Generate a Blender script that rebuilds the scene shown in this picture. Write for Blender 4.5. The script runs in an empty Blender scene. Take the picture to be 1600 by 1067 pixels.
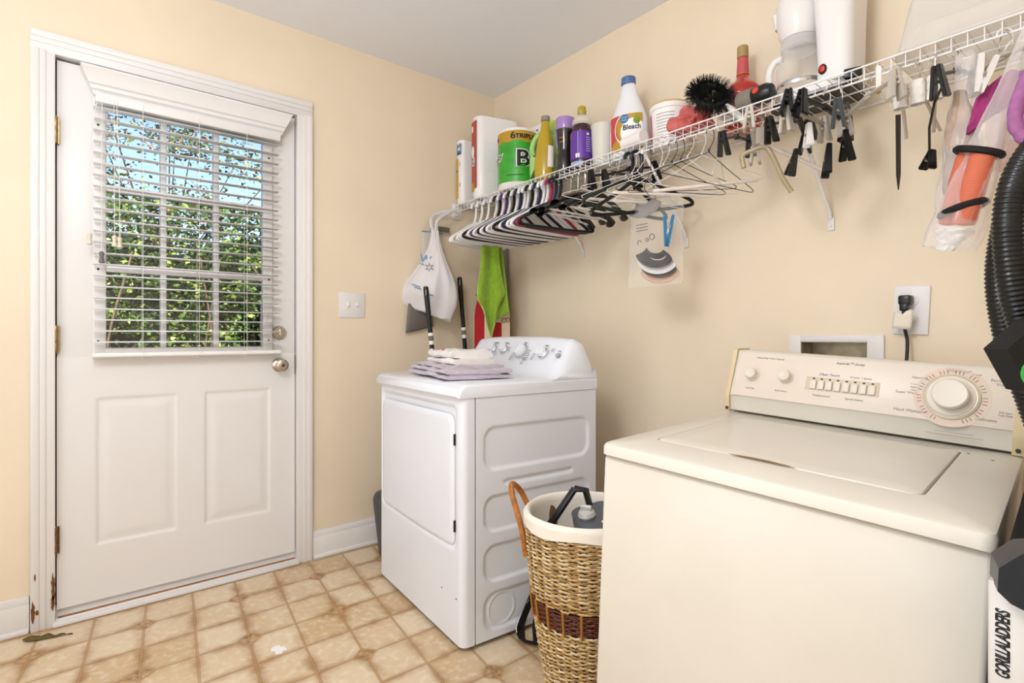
import bpy, bmesh, math, random
from mathutils import Vector, Matrix, Euler, noise

random.seed(11)
S = bpy.context.scene
COL = S.collection
R = math.radians
PI = math.pi

# ------------------------------------------------------------------ camera
cd = bpy.data.cameras.new('camera'); cam = bpy.data.objects.new('camera', cd); COL.objects.link(cam)
cam.location = (2.638, -2.009, 1.08); cam.rotation_euler = (R(90), 0, R(50.87))
cd.sensor_width = 36; cd.lens = 842 * 36 / 1600; cd.shift_y = -8.5 / 1600; cd.clip_start = 0.01
S.camera = cam
# ------------------------------------------------------------------ sky, sun, exposure
W = bpy.data.worlds.new('sky'); S.world = W; W.use_nodes = True
wn = W.node_tree.nodes; wl = W.node_tree.links
sk = wn.new('ShaderNodeTexSky'); sk.sky_type = 'NISHITA'; sk.sun_disc = False
sk.sun_elevation = R(42); sk.sun_rotation = R(150); sk.air_density = 1.0; sk.dust_density = 0.4; sk.ozone_density = 2.0
wl.new(sk.outputs[0], wn['Background'].inputs[0]); wn['Background'].inputs[1].default_value = 0.22
sd = bpy.data.lights.new('sun', 'SUN'); sun = bpy.data.objects.new('sun', sd); COL.objects.link(sun)
sd.energy = 6.0; sd.angle = R(0.6); sd.color = (1, .95, .86)
sun.rotation_euler = Vector((-.62, .55, -.56)).to_track_quat('-Z', 'Y').to_euler()
# daylight from the next room, coming through the wide opening behind the camera
ad = bpy.data.lights.new('doorway_daylight', 'AREA'); al = bpy.data.objects.new('doorway_daylight', ad); COL.objects.link(al)
ad.shape = 'RECTANGLE'; ad.size = 2.2; ad.size_y = 2.0; ad.energy = 21; ad.color = (.86, .93, 1.0)
al.location = (1.9, -3.44, 1.25); al.rotation_euler = (R(112), 0, 0)
# ceiling lamp of the room (a round shade hanging a hand's breadth below the ceiling)
ld = bpy.data.lights.new('ceiling_lamp_light', 'POINT'); ll = bpy.data.objects.new('ceiling_lamp_light', ld); COL.objects.link(ll)
ld.shadow_soft_size = 0.22; ld.energy = 33; ld.color = (.97, .98, 1.0)
ll.location = (2.0, -2.25, 2.18)
S.view_settings.view_transform = 'Standard'; S.view_settings.look = 'None'
S.view_settings.exposure = 0.66; S.view_settings.gamma = 1.0; S.view_settings.use_curve_mapping = False
try:
    S.cycles.max_bounces = 10; S.cycles.transparent_max_bounces = 24; S.cycles.use_denoising = True
    S.cycles.sample_clamp_indirect = 6; S.cycles.caustics_refractive = False; S.cycles.caustics_reflective = False
except Exception: pass

# ------------------------------------------------------------------ materials
def L(h):
    h = h.lstrip('#'); o = []
    for i in (0, 2, 4):
        c = int(h[i:i+2], 16) / 255
        o.append(c / 12.92 if c <= .04045 else ((c + .055) / 1.055) ** 2.4)
    return tuple(o)
_m = {}
def mat(name, col, rough=.5, metal=0, var=0, vscale=6, bump=0, bscale=40, trans=0, alpha=1, ior=1.45, emit=0, coat=0, sheen=0, spec=.5, stretch=None):
    if name in _m: return _m[name]
    m = bpy.data.materials.new(name); m.use_nodes = True
    n = m.node_tree.nodes; l = m.node_tree.links; b = n['Principled BSDF']
    c = L(col) if isinstance(col, str) else col
    b.inputs['Base Color'].default_value = (*c, 1); b.inputs['Roughness'].default_value = rough
    b.inputs['Metallic'].default_value = metal; b.inputs['IOR'].default_value = ior
    b.inputs['Transmission Weight'].default_value = trans; b.inputs['Alpha'].default_value = alpha
    b.inputs['Coat Weight'].default_value = coat; b.inputs['Sheen Weight'].default_value = sheen
    b.inputs['Specular IOR Level'].default_value = spec
    if emit: b.inputs['Emission Color'].default_value = (*c, 1); b.inputs['Emission Strength'].default_value = emit
    co = None
    if var or bump:
        tc = n.new('ShaderNodeTexCoord'); co = tc.outputs['Object']
        if stretch:
            mp = n.new('ShaderNodeMapping'); mp.inputs['Scale'].default_value = stretch; l.new(co, mp.inputs[0]); co = mp.outputs[0]
    if var:
        t = n.new('ShaderNodeTexNoise'); t.inputs['Scale'].default_value = vscale; t.inputs['Detail'].default_value = 5
        l.new(co, t.inputs['Vector'])
        rp = n.new('ShaderNodeValToRGB'); rp.color_ramp.elements[0].position = .3; rp.color_ramp.elements[1].position = .7
        rp.color_ramp.elements[0].color = (*[x * (1 - var) for x in c], 1); rp.color_ramp.elements[1].color = (*[min(1, x * (1 + var * .6)) for x in c], 1)
        l.new(t.outputs[0], rp.inputs[0]); l.new(rp.outputs[0], b.inputs['Base Color'])
    if bump:
        t = n.new('ShaderNodeTexNoise'); t.inputs['Scale'].default_value = bscale; t.inputs['Detail'].default_value = 4
        l.new(co, t.inputs['Vector'])
        bp = n.new('ShaderNodeBump'); bp.inputs['Strength'].default_value = bump; bp.inputs['Distance'].default_value = .004
        l.new(t.outputs[0], bp.inputs['Height']); l.new(bp.outputs[0], b.inputs['Normal'])
    _m[name] = m; return m
def clear_film(name, tint=(.95, .95, .97), cover=.18, rough=.15):
    """thin clear plastic sheet: mostly see-through, with a glossy milky film"""
    if name in _m: return _m[name]
    m = bpy.data.materials.new(name); m.use_nodes = True
    n = m.node_tree.nodes; l = m.node_tree.links; b = n['Principled BSDF']; out = n['Material Output']
    b.inputs['Base Color'].default_value = (*tint, 1); b.inputs['Roughness'].default_value = rough
    tr = n.new('ShaderNodeBsdfTransparent'); mx = n.new('ShaderNodeMixShader')
    lw = n.new('ShaderNodeLayerWeight'); lw.inputs[0].default_value = .35
    ad_ = n.new('ShaderNodeMath'); ad_.operation = 'ADD'; ad_.inputs[1].default_value = cover; ad_.use_clamp = True
    mu = n.new('ShaderNodeMath'); mu.operation = 'MULTIPLY'; mu.inputs[1].default_value = .45
    l.new(lw.outputs['Facing'], mu.inputs[0]); l.new(mu.outputs[0], ad_.inputs[0])
    l.new(ad_.outputs[0], mx.inputs[0]); l.new(tr.outputs[0], mx.inputs[1]); l.new(b.outputs[0], mx.inputs[2])
    l.new(mx.outputs[0], out.inputs[0]); _m[name] = m; return m

# ------------------------------------------------------------------ mesh builder
def frame_of(d):
    d = Vector(d).normalized(); a = Vector((0, 0, 1)) if abs(d.z) < .9 else Vector((1, 0, 0))
    u = d.cross(a).normalized(); v = d.cross(u).normalized(); return u, v, d
MW = {}
class MB:
    def __init__(s): s.v = []; s.f = []; s.k = []; s.mats = []; s.ci = 0
    def m(s, mt):
        if mt not in s.mats: s.mats.append(mt)
        s.ci = s.mats.index(mt); return s
    def add(s, vs, fs, M=None):
        o = len(s.v)
        for p in vs: s.v.append(tuple(M @ Vector(p)) if M else tuple(p))
        for f in fs: s.f.append([i + o for i in f]); s.k.append(s.ci)
        return s
    def box(s, c, d, rot=None, bevel=0, seg=2):
        bm = bmesh.new(); bmesh.ops.create_cube(bm, size=1)
        bmesh.ops.scale(bm, vec=Vector(d), verts=bm.verts)
        if bevel: bmesh.ops.bevel(bm, geom=bm.edges[:], offset=bevel, segments=seg, profile=.5, affect='EDGES')
        M = Matrix.Translation(Vector(c))
        if rot is not None: M = M @ (rot.to_4x4() if isinstance(rot, Matrix) else Euler(rot).to_matrix().to_4x4())
        bm.verts.index_update()
        s.add([v.co.copy() for v in bm.verts], [[v.index for v in f.verts] for f in bm.faces], M); bm.free(); return s
    def bx(s, x0, x1, y0, y1, z0, z1, bevel=0, seg=2):
        return s.box(((x0+x1)/2, (y0+y1)/2, (z0+z1)/2), (abs(x1-x0), abs(y1-y0), abs(z1-z0)), None, bevel, seg)
    def tube(s, pts, r, n=8, closed=False, caps=True, flat=None):
        P = [Vector(p) for p in pts]; N = len(P)
        rr = r if isinstance(r, (list, tuple)) else [r] * N
        vs = []; u = None
        for i, p in enumerate(P):
            a = P[i-1] if (i > 0 or closed) else p; b = P[(i+1) % N] if (i < N-1 or closed) else p
            t = (b - a)
            t = t.normalized() if t.length > 1e-9 else Vector((0, 0, 1))
            if u is None: u = frame_of(t)[0]
            u = (u - t * u.dot(t)); u = u.normalized() if u.length > 1e-6 else frame_of(t)[0]
            w = t.cross(u)
            for k in range(n):
                an = 2 * PI * k / n
                fx = flat if flat else 1
                vs.append(p + u * math.cos(an) * rr[i] + w * math.sin(an) * rr[i] * fx)
        fs = []
        for i in range(N if closed else N - 1):
            j = (i + 1) % N
            for k in range(n):
                q = (k + 1) % n; fs.append([i*n+k, i*n+q, j*n+q, j*n+k])
        if caps and not closed: fs.append(list(range(n))[::-1]); fs.append([(N-1)*n + k for k in range(n)])
        return s.add(vs, fs)
    def lathe(s, prof, o=(0, 0, 0), ax=(0, 0, 1), n=24, sx=1, sy=1, caps=True, M=None):
        u, v, d = frame_of(ax) if tuple(ax) != (0, 0, 1) else (Vector((1, 0, 0)), Vector((0, 1, 0)), Vector((0, 0, 1)))
        o = Vector(o); vs = []; fs = []
        for r, z in prof:
            for k in range(n):
                a = 2 * PI * k / n; vs.append(o + u * r * math.cos(a) * sx + v * r * math.sin(a) * sy + d * z)
        for i in range(len(prof) - 1):
            for k in range(n):
                q = (k + 1) % n; fs.append([i*n+k, i*n+q, (i+1)*n+q, (i+1)*n+k])
        if caps: fs.append(list(range(n))[::-1]); fs.append([(len(prof)-1)*n + k for k in range(n)])
        return s.add(vs, fs, M)
    def grid(s, fn, nu, nv, cu=False, cv=False):
        vs = [fn(i / (nu if cu else nu - 1), j / (nv if cv else nv - 1)) for i in range(nu) for j in range(nv)]
        fs = []
        for i in range(nu if cu else nu - 1):
            for j in range(nv if cv else nv - 1):
                a, b = (i + 1) % nu, (j + 1) % nv
                fs.append([i*nv+j, a*nv+j, a*nv+b, i*nv+b])
        return s.add(vs, fs)
    def prism(s, pts, h, M=None):
        """polygon pts (x,y) extruded 0..h along z, then placed by M"""
        n = len(pts); vs = [(x, y, 0) for x, y in pts] + [(x, y, h) for x, y in pts]
        fs = [list(range(n))[::-1], [n + i for i in range(n)]] + [[i, (i+1) % n, n + (i+1) % n, n + i] for i in range(n)]
        return s.add(vs, fs, M)
    def ball(s, c, r, n=14, rot=None):
        r = r if isinstance(r, (tuple, list)) else (r, r, r); vs = []; fs = []
        m = n // 2
        for i in range(m + 1):
            th = PI * i / m
            for k in range(n):
                a = 2 * PI * k / n; vs.append(Vector((math.sin(th)*math.cos(a)*r[0], math.sin(th)*math.sin(a)*r[1], math.cos(th)*r[2])))
        for i in range(m):
            for k in range(n):
                q = (k + 1) % n; fs.append([i*n+k, i*n+q, (i+1)*n+q, (i+1)*n+k])
        M = Matrix.Translation(Vector(c))
        if rot is not None: M = M @ Euler(rot).to_matrix().to_4x4()
        return s.add(vs, fs, M)
    def build(s, name, mt=None, parent=None, world=False, sharp=38, solid=0, subd=0, weld=True):
        me = bpy.data.meshes.new(name)
        vs = s.v
        if world and parent is not None:
            I = MW[parent.name].inverted(); vs = [I @ Vector(p) for p in s.v]
        me.from_pydata([tuple(p) for p in vs], [], s.f); me.update()
        for q in (s.mats or [mt]): me.materials.append(q)
        if len(s.mats) > 1: me.polygons.foreach_set('material_index', s.k)
        if weld:
            bm = bmesh.new(); bm.from_mesh(me)
            bmesh.ops.remove_doubles(bm, verts=bm.verts, dist=1e-6)
            bmesh.ops.recalc_face_normals(bm, faces=bm.faces); bm.to_mesh(me); bm.free()
        me.polygons.foreach_set('use_smooth', [True] * len(me.polygons))
        me.set_sharp_from_angle(angle=R(sharp)); me.update()
        o = bpy.data.objects.new(name, me); COL.objects.link(o)
        if parent is not None: o.parent = parent
        if solid:
            md = o.modifiers.new('solid', 'SOLIDIFY'); md.thickness = solid; md.offset = 0
        if subd:
            md = o.modifiers.new('sub', 'SUBSURF'); md.levels = subd; md.render_levels = subd
        return o
def thing(name, label, cat, loc=(0, 0, 0), rot=(0, 0, 0), group=None):
    o = bpy.data.objects.new(name, None); COL.objects.link(o); o.empty_display_size = .05
    o.location = loc; o.rotation_euler = rot; o['label'] = label; o['category'] = cat
    if group: o['group'] = group
    MW[o.name] = Matrix.Translation(Vector(loc)) @ Euler(rot).to_matrix().to_4x4()
    return o
def tag(o, label, cat, group=None):
    o['label'] = label; o['category'] = cat
    if group: o['group'] = group
    return o
def struct(o, label=None, cat=None):
    o['kind'] = 'structure'
    if label: o['label'] = label
    if cat: o['category'] = cat
    return o
def copy_thing(root, loc=None, rot=None, label=None):
    r = root.copy(); COL.objects.link(r)
    if loc is not None: r.location = loc
    if rot is not None: r.rotation_euler = rot
    if label: r['label'] = label
    for ch in list(root.children):
        c = ch.copy(); COL.objects.link(c); c.parent = r
        for g in list(ch.children):
            d = g.copy(); COL.objects.link(d); d.parent = c
    return r
def text(txt, size, mt, parent, M, name='lettering', ext=.0004, align='CENTER', bold=0, warp=None, shear=0, space=1, label=None):
    cu = bpy.data.curves.new('t', 'FONT'); cu.body = txt; cu.size = size; cu.align_x = align; cu.align_y = 'CENTER'
    cu.extrude = ext; cu.offset = bold; cu.shear = shear; cu.space_character = space; cu.resolution_u = 3
    t = bpy.data.objects.new('t', cu); COL.objects.link(t)
    bpy.context.view_layer.update()
    me = bpy.data.meshes.new_from_object(t.evaluated_get(bpy.context.evaluated_depsgraph_get()))
    bpy.data.objects.remove(t); bpy.data.curves.remove(cu)
    if warp:
        bm = bmesh.new(); bm.from_mesh(me)
        for v in bm.verts: v.co = warp(v.co)
        bm.to_mesh(me); bm.free()
    else: me.transform(M)
    me.name = name; me.materials.clear(); me.materials.append(mt)
    o = bpy.data.objects.new(name, me); COL.objects.link(o); o.parent = parent
    if label: o['label'] = label
    return o
def Mx(o, x, y):
    """matrix whose local x,y axes point along the given vectors (z = x cross y)"""
    x = Vector(x).normalized(); y = Vector(y).normalized(); z = x.cross(y)
    return Matrix.Translation(Vector(o)) @ Matrix((x, y, z)).transposed().to_4x4()
def smooth(t): t = max(0, min(1, t)); return t * t * (3 - 2 * t)
def rr_dist(x, y, x0, x1, y0, y1, r):
    """signed distance to a rounded rectangle, positive inside"""
    cx, cy = (x0+x1)/2, (y0+y1)/2; qx = abs(x-cx) - (x1-x0)/2 + r; qy = abs(y-cy) - (y1-y0)/2 + r
    return -(math.hypot(max(qx, 0), max(qy, 0)) + min(max(qx, qy), 0) - r)
def spline(pts, n=8, closed=False):
    P = [Vector(p) for p in pts]; N = len(P); out = []
    for i in range(N if closed else N - 1):
        a, b = P[i], P[(i+1) % N]
        p0 = P[i-1] if (i > 0 or closed) else a * 2 - b
        p3 = P[(i+2) % N] if (i + 2 < N or closed) else b * 2 - a
        for k in range(n):
            t = k / n
            out.append(.5 * ((2*a) + (b-p0)*t + (2*p0 - 5*a + 4*b - p3)*t*t + (3*a - p0 - 3*b + p3)*t*t*t))
    if not closed: out.append(P[-1])
    return out
def arc_xy(c, r, a0, a1, n): return [(c[0] + r*math.cos(R(a0 + (a1-a0)*i/n)), c[1] + r*math.sin(R(a0 + (a1-a0)*i/n))) for i in range(n+1)]
def rrect(x0, x1, y0, y1, r, n=6):
    return (arc_xy((x1-r, y1-r), r, 0, 90, n) + arc_xy((x0+r, y1-r), r, 90, 180, n)
            + arc_xy((x0+r, y0+r), r, 180, 270, n) + arc_xy((x1-r, y0+r), r, 270, 360, n))

# shared materials
wall_m = mat('wall_paint', '#ecdcc3', .75, var=.035, vscale=3, bump=.12, bscale=220)
ceil_m = mat('ceiling_paint', '#f1f2f8', .85, bump=.1, bscale=180)
white = mat('white_paint', '#e6e3e1', .38, bump=.05, bscale=60)
white_gl = mat('white_enamel', '#e6e9f0', .22, var=.02, vscale=4)
almond = mat('almond_enamel', '#ddd7cb', .25, var=.035, vscale=5)
almond2 = mat('almond_plastic', '#dfd6c8', .38)
blk = mat('black_plastic', '#111112', .32)
blk_m = mat('black_matte', '#0d0d0e', .7)
wht_pl = mat('white_plastic', '#efedea', .35)
chrome = mat('chrome', '#d8d8d6', .18, metal=1)
nickel = mat('nickel', '#bfb6a6', .3, metal=1)
brass = mat('old_brass', '#a08a62', .42, metal=1, var=.35, vscale=60)
wire_w = mat('white_vinyl_wire', '#eeecec', .35)
ink = mat('grey_ink', '#6f6a66', .7)
ink_s = mat('soft_brown_ink', '#857a70', .7)
ink_b = mat('black_ink', '#17171a', .6)
red_ink = mat('red_ink', '#b3453c', .7)
navy = mat('navy_plastic', '#1b2146', .3)
# ------------------------------------------------------------------ floor material
def floor_material():
    m = bpy.data.materials.new('vinyl_tile_floor'); m.use_nodes = True
    n = m.node_tree.nodes; l = m.node_tree.links; b = n['Principled BSDF']
    def mt(op, a, c=None, clamp=False):
        q = n.new('ShaderNodeMath'); q.operation = op; q.use_clamp = clamp
        for i, x in enumerate((a, c)):
            if x is None: continue
            if isinstance(x, (int, float)): q.inputs[i].default_value = x
            else: l.new(x, q.inputs[i])
        return q.outputs[0]
    def ramp(x, a, c):
        q = n.new('ShaderNodeMapRange'); q.interpolation_type = 'SMOOTHSTEP'; l.new(x, q.inputs[0])
        q.inputs[1].default_value = a; q.inputs[2].default_value = c; return q.outputs[0]
    def mix(f, a, c):
        q = n.new('ShaderNodeMix'); q.data_type = 'RGBA'
        if isinstance(f, (int, float)): q.inputs[0].default_value = f
        else: l.new(f, q.inputs[0])
        for i, x in ((6, a), (7, c)):
            if isinstance(x, tuple): q.inputs[i].default_value = (*x, 1)
            else: l.new(x, q.inputs[i])
        return q.outputs[2]
    def nz(scale, det=4, src=None):
        q = n.new('ShaderNodeTexNoise'); q.inputs['Scale'].default_value = scale; q.inputs['Detail'].default_value = det
        l.new(src or tc.outputs['Object'], q.inputs['Vector']); return q.outputs[0]
    tc = n.new('ShaderNodeTexCoord'); sp = n.new('ShaderNodeSeparateXYZ'); l.new(tc.outputs['Object'], sp.inputs[0])
    x, y = sp.outputs[0], sp.outputs[1]
    u = mt('DIVIDE', mt('SUBTRACT', x, .206), .3497)
    v = mt('DIVIDE', mt('ADD', mt('ADD', y, 1.481), mt('MULTIPLY', mt('SUBTRACT', x, .206), .12)), .3225)
    def near(q, per): return mt('MULTIPLY', mt('ABSOLUTE', mt('SUBTRACT', mt('FRACT', mt('ADD', q, .5)), .5)), per)
    du, dv = near(u, .3497), near(v, .3225)                       # distance to the inset lattice
    U, V = mt('MULTIPLY', u, 2), mt('MULTIPLY', v, 2)
    eu, ev = near(U, .1749), near(V, .1613)                       # distance to the tile joints
    dia = mt('ADD', du, dv)                                       # < .041 inside an inset diamond
    edge = mt('MINIMUM', mt('MINIMUM', eu, ev), mt('ABSOLUTE', mt('SUBTRACT', mt('MULTIPLY', dia, .72), .0295)))
    inside = ramp(dia, .0415, .0395)
    # tile tone
    cb = n.new('ShaderNodeCombineXYZ'); l.new(mt('FLOOR', U), cb.inputs[0]); l.new(mt('FLOOR', V), cb.inputs[1])
    wn_ = n.new('ShaderNodeTexWhiteNoise'); l.new(cb.outputs[0], wn_.inputs['Vector'])
    big = nz(5.5, 5); fine = nz(38, 6); mid = nz(14, 5)
    tone = mt('ADD', mt('MULTIPLY', wn_.outputs[0], .55), mt('MULTIPLY', big, .75))
    base = mix(ramp(tone, .35, 1.05), L('#e0ccac'), L('#cbab80'))
    base = mix(mt('MULTIPLY', ramp(fine, .45, .72), .45), base, L('#f0e6d4'))
    # smoky brown scorch drifting in from some joints of each tile
    sc = mt('ADD', edge, mt('MULTIPLY', mt('SUBTRACT', mid, .5), .05))
    br = mt('MULTIPLY', ramp(sc, .036, -.006), mt('ADD', mt('MULTIPLY', ramp(big, .35, .65), .72), .16), True)
    base = mix(br, base, L('#9c6c3a'))
    gr = ramp(fine, .35, .6)
    dcol = mix(gr, L('#8d6a45'), L('#c5a47c'))
    col = mix(inside, base, dcol)
    jn = ramp(edge, .0034, .0018)
    col = mix(mt('MULTIPLY', jn, .75), col, L('#b8905c'))
    jd = mt('MULTIPLY', ramp(edge, .0052, .0036), mt('SUBTRACT', 1, jn))
    col = mix(mt('MULTIPLY', jd, .55), col, L('#7b552e'))
    l.new(col, b.inputs['Base Color'])
    b.inputs['Roughness'].default_value = .42
    hgt = mt('ADD', mt('MULTIPLY', ramp(edge, .006, .001), .6), mt('MULTIPLY', fine, .35))
    bp = n.new('ShaderNodeBump'); bp.inputs['Strength'].default_value = .35; bp.inputs['Distance'].default_value = .002
    l.new(hgt, bp.inputs['Height']); l.new(bp.outputs[0], b.inputs['Normal'])
    return m
ZC, RX, RY = 2.54, 3.3, -3.4
fl = MB().bx(-.05, RX, RY, .15, -.06, 0).build('floor', floor_material()); struct(fl)
struct(MB().bx(-.12, RX, RY, .15, ZC, ZC + .08).build('ceiling', ceil_m))
# wall with the door (opening y -2.07..-1.18, up to 2.135)
struct(MB().bx(-.12, 0, RY, -2.075, -.05, ZC).bx(-.12, 0, -1.18, .12, -.05, ZC).bx(-.12, 0, -2.075, -1.18, 2.135, ZC).build('wall_left', wall_m))
# wall with the shelf (hole for the recessed washer outlet box)
bx0, bx1, bz0, bz1 = 1.80, 2.01, .925, 1.062
struct(MB().bx(0, bx0, 0, .12, -.05, ZC).bx(bx1, RX, 0, .12, -.05, ZC).bx(bx0, bx1, 0, .12, bz1, ZC).bx(bx0, bx1, 0, .12, -.05, bz0).build('wall_right', wall_m))
struct(MB().bx(RX, RX + .1, RY, .12, -.05, ZC).build('wall_front', wall_m))
# shell of the room beyond the wide opening
struct(MB().bx(-.5, 4.2, -6.0, -5.9, -.06, ZC).bx(-.6, -.5, -6.0, RY - .1, -.06, ZC).bx(4.2, 4.3, -6.0, RY - .1, -.06, ZC).bx(-.6, 4.3, -6.0, RY, -.06, 0).bx(-.6, 4.3, -6.0, RY, ZC, ZC + .08).bx(-.6, -.1, RY - .1, RY, -.06, ZC).bx(RX + .1, 4.3, RY - .1, RY, -.06, ZC).build('wall_next_room', ceil_m))
struct(MB().bx(-.12, .7, RY - .1, RY, -.05, ZC).bx(3.1, RX + .1, RY - .1, RY, -.05, ZC).bx(.7, 3.1, RY - .1, RY, 2.3, ZC).bx(.7, 3.1, RY - .1, RY, -.05, .12).build('wall_back', wall_m))
def baseboard(name, pts_x0, axis, a0, a1):
    b = MB()
    if axis == 'y':
        b.bx(0, .014, a0, a1, .0, .105, .002).bx(0, .011, a0, a1, .1, .135, .004).bx(0, .022, a0, a1, 0, .02, .006)
    else:
        b.bx(a0, a1, -.014, 0, 0, .105, .002).bx(a0, a1, -.011, 0, .1, .135, .004).bx(a0, a1, -.022, 0, 0, .02, .006)
    return struct(b.build(name, white))
bl = MB()
for a0, a1 in ((RY, -2.134), (-1.112, -.002)):
    bl.bx(0, .014, a0, a1, .0, .105, .002).bx(0, .011, a0, a1, .1, .135, .004).bx(0, .022, a0, a1, 0, .02, .006)
struct(bl.build('baseboard_left', white))
baseboard('baseboard_right', 0, 'x', .024, RX)
# door casing with its moulded steps, jamb lining
cs = MB()
for y0, y1, s in ((-2.132, -2.062, -1), (-1.186, -1.114, 1)):
    cs.bx(0, .012, y0, y1, 0, 2.137, .002)
    o = y0 if s < 0 else y1
    cs.bx(0, .02, o, o - s * .026, 0, 2.137, .005).bx(0, .016, o - s * .022, o - s * .044, 0, 2.137, .003)
cs.bx(0, .0122, -2.132, -1.114, 2.128, 2.203, .002).bx(0, .02, -2.132, -1.114, 2.177, 2.203, .005).bx(0, .016, -2.132, -1.114, 2.158, 2.18, .003)
cs.bx(-.12, 0, -2.075, -2.064, 0, 2.135).bx(-.12, 0, -1.186, -1.18, 0, 2.135).bx(-.12, 0, -2.075, -1.18, 2.128, 2.135)
tr = struct(cs.build('trim_1', white), 'white moulded casing around the door', 'door casing')
struct(MB().bx(-.085, -.0555, -2.066, -2.042, 0, 2.13).bx(-.085, -.0555, -1.208, -1.182, 0, 2.13).bx(-.085, -.0555, -2.066, -1.182, 2.103, 2.13).build('trim_3', mat('filler', '#2b2723', .8)), 'dark weatherstrip added in the gap around the door leaf', 'filler')  # dark strip added behind the leaf edges to block sky light in the gap
wood = mat('bare_wood', '#7a4a22', .8, var=.5, vscale=90)
def patch(poly, x):
    b = MB(); b.prism(poly, .0006, Matrix(((0, 0, 1, x), (1, 0, 0, 0), (0, 1, 0, 0), (0, 0, 0, 1)))); return b
def ragged(cy, cz, w, h, seed, n=26):
    r = random.Random(seed)
    return [(cy + w * math.cos(2*PI*i/n) * r.uniform(.55, 1.1), cz + h * math.sin(2*PI*i/n) * r.uniform(.6, 1.1)) for i in range(n)]
for cy, cz, w, h, sd_, xx in ((-2.068, .145, .007, .06, 1, .0124), (-2.069, .09, .006, .03, 6, .0124), (-2.124, .075, .007, .04, 2, .0202), (-2.112, .07, .005, .012, 3, .0202), (-2.118, .20, .003, .015, 4, .0202)):
    patch(ragged(cy, cz, w, h, sd_), xx).build('peeled_patch', wood, tr)
# threshold
th = MB().bx(-.12, .004, -2.064, -1.186, 0, .022, .003).bx(-.03, .030, -2.07, -1.18, 0, .016, .005).bx(-.05, -.03, -2.064, -1.186, .02, .056)
tt = struct(th.build('trim_2', white), 'white door sill strip on the floor', 'threshold')
MB().bx(-.014, .0, -2.055, -1.19, .0215, .0245, .001).build('wood_strip', mat('orange_wood', '#a9713b', .6, var=.3, vscale=30), tt)

# ------------------------------------------------------------------ door
D = thing('door_1', 'white half-glazed panel door with nine panes', 'door', (0, -1.62, 0)); D['kind'] = 'structure'
yL, yR, zB, zT, xf = -2.058, -1.190, .052, 2.118, -.012
gy0, gy1, gz0, gz1 = -1.915, -1.330, 1.028, 1.978       # glazed opening
lf = MB()
lf.bx(-.055, xf - .010, yL, yR, zB, 1.0)                # core below
lf.bx(-.055, xf, yL, gy0, .998, zT, .002).bx(-.055, xf, gy1, yR, .998, zT, .002)
lf.bx(-.055, xf, gy0, gy1, .998, gz0).bx(-.055, xf, gy0, gy1, gz1, zT)
pan = ((-1.945, -1.668, .262, .842), (-1.572, -1.298, .262, .842))
def doorface(u, v):
    y = yL + (yR - yL) * u; z = zB + (1.0 - zB) * v; h = 0
    for y0, y1, z0, z1 in pan:
        d = rr_dist(y, z, y0, y1, z0, z1, .004)
        if d > 0:
            if d < .010: h = -.006 * smooth(d / .010)
            elif d < .016: h = -.006
            else: h = -.006 + .0045 * smooth((d - .016) / .036)
            if d > .052: h = -.0015
            if .004 < d < .008: h += .002
    return (xf + h, y, z)
lf.grid(doorface, 190, 190)
lf.bx(xf - .011, xf - .0005, yL, yL + .003, zB, 1.0).bx(xf - .011, xf - .0005, yR - .003, yR, zB, 1.0).bx(xf - .011, xf - .0005, yL, yR, zB, zB + .003)
lf.build('leaf', white, D, world=True, sharp=50)
fr = MB()                                                # raised glazing frame
fw = .038
for a in ((gy0 - fw, gy0 + .006, gz0 - fw, gz1 + fw), (gy1 - .006, gy1 + fw, gz0 - fw, gz1 + fw), (gy0, gy1, gz0 - fw, gz0 + .006), (gy0, gy1, gz1 - .006, gz1 + fw)):
    fr.bx(xf - .004, xf + .013, *a, .006, 3)
fr.build('window_frame', white, D, world=True)
mu = MB()
wy, wz = (gy1 - gy0) / 3, (gz1 - gz0) / 3
for k in (1, 2):
    mu.bx(xf - .03, xf + .008, gy0 + wy*k - .011, gy0 + wy*k + .011, gz0, gz1, .004)
    mu.bx(xf - .03, xf + .009, gy0, gy1, gz0 + wz*k - .013, gz0 + wz*k + .013, .004)
mu.build('glazing_bars', white, D, world=True)
gl = bpy.data.materials.new('window_glass'); gl.use_nodes = True
gn = gl.node_tree.nodes; g2 = gl.node_tree.links
gt = gn.new('ShaderNodeBsdfTransparent'); gs = gn.new('ShaderNodeBsdfGlossy'); gs.inputs['Roughness'].default_value = .01
gx = gn.new('ShaderNodeMixShader'); gf = gn.new('ShaderNodeFresnel'); gf.inputs[0].default_value = 1.5
g2.new(gf.outputs[0], gx.inputs[0]); g2.new(gt.outputs[0], gx.inputs[1]); g2.new(gs.outputs[0], gx.inputs[2]); g2.new(gx.outputs[0], gn['Material Output'].inputs[0])
MB().bx(-.034, -.030, gy0, gy1, gz0, gz1).build('glass_pane', gl, D, world=True)
sc = MB()
for y in (gy0 - .02, gy1 + .02):
    for z in (1.06, 1.34, 1.66, 1.9): sc.lathe([(.0045, 0), (.0045, .002)], (xf + .012, y, z), (1, 0, 0), 8)
for y in (-1.85, -1.62, -1.40):
    for z in (gz0 - .022, gz1 + .022): sc.lathe([(.0045, 0), (.0045, .002)], (xf + .012, y, z), (1, 0, 0), 8)
sc.build('frame_screws', mat('dark_screw', '#3a3632', .6), D, world=True)
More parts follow.
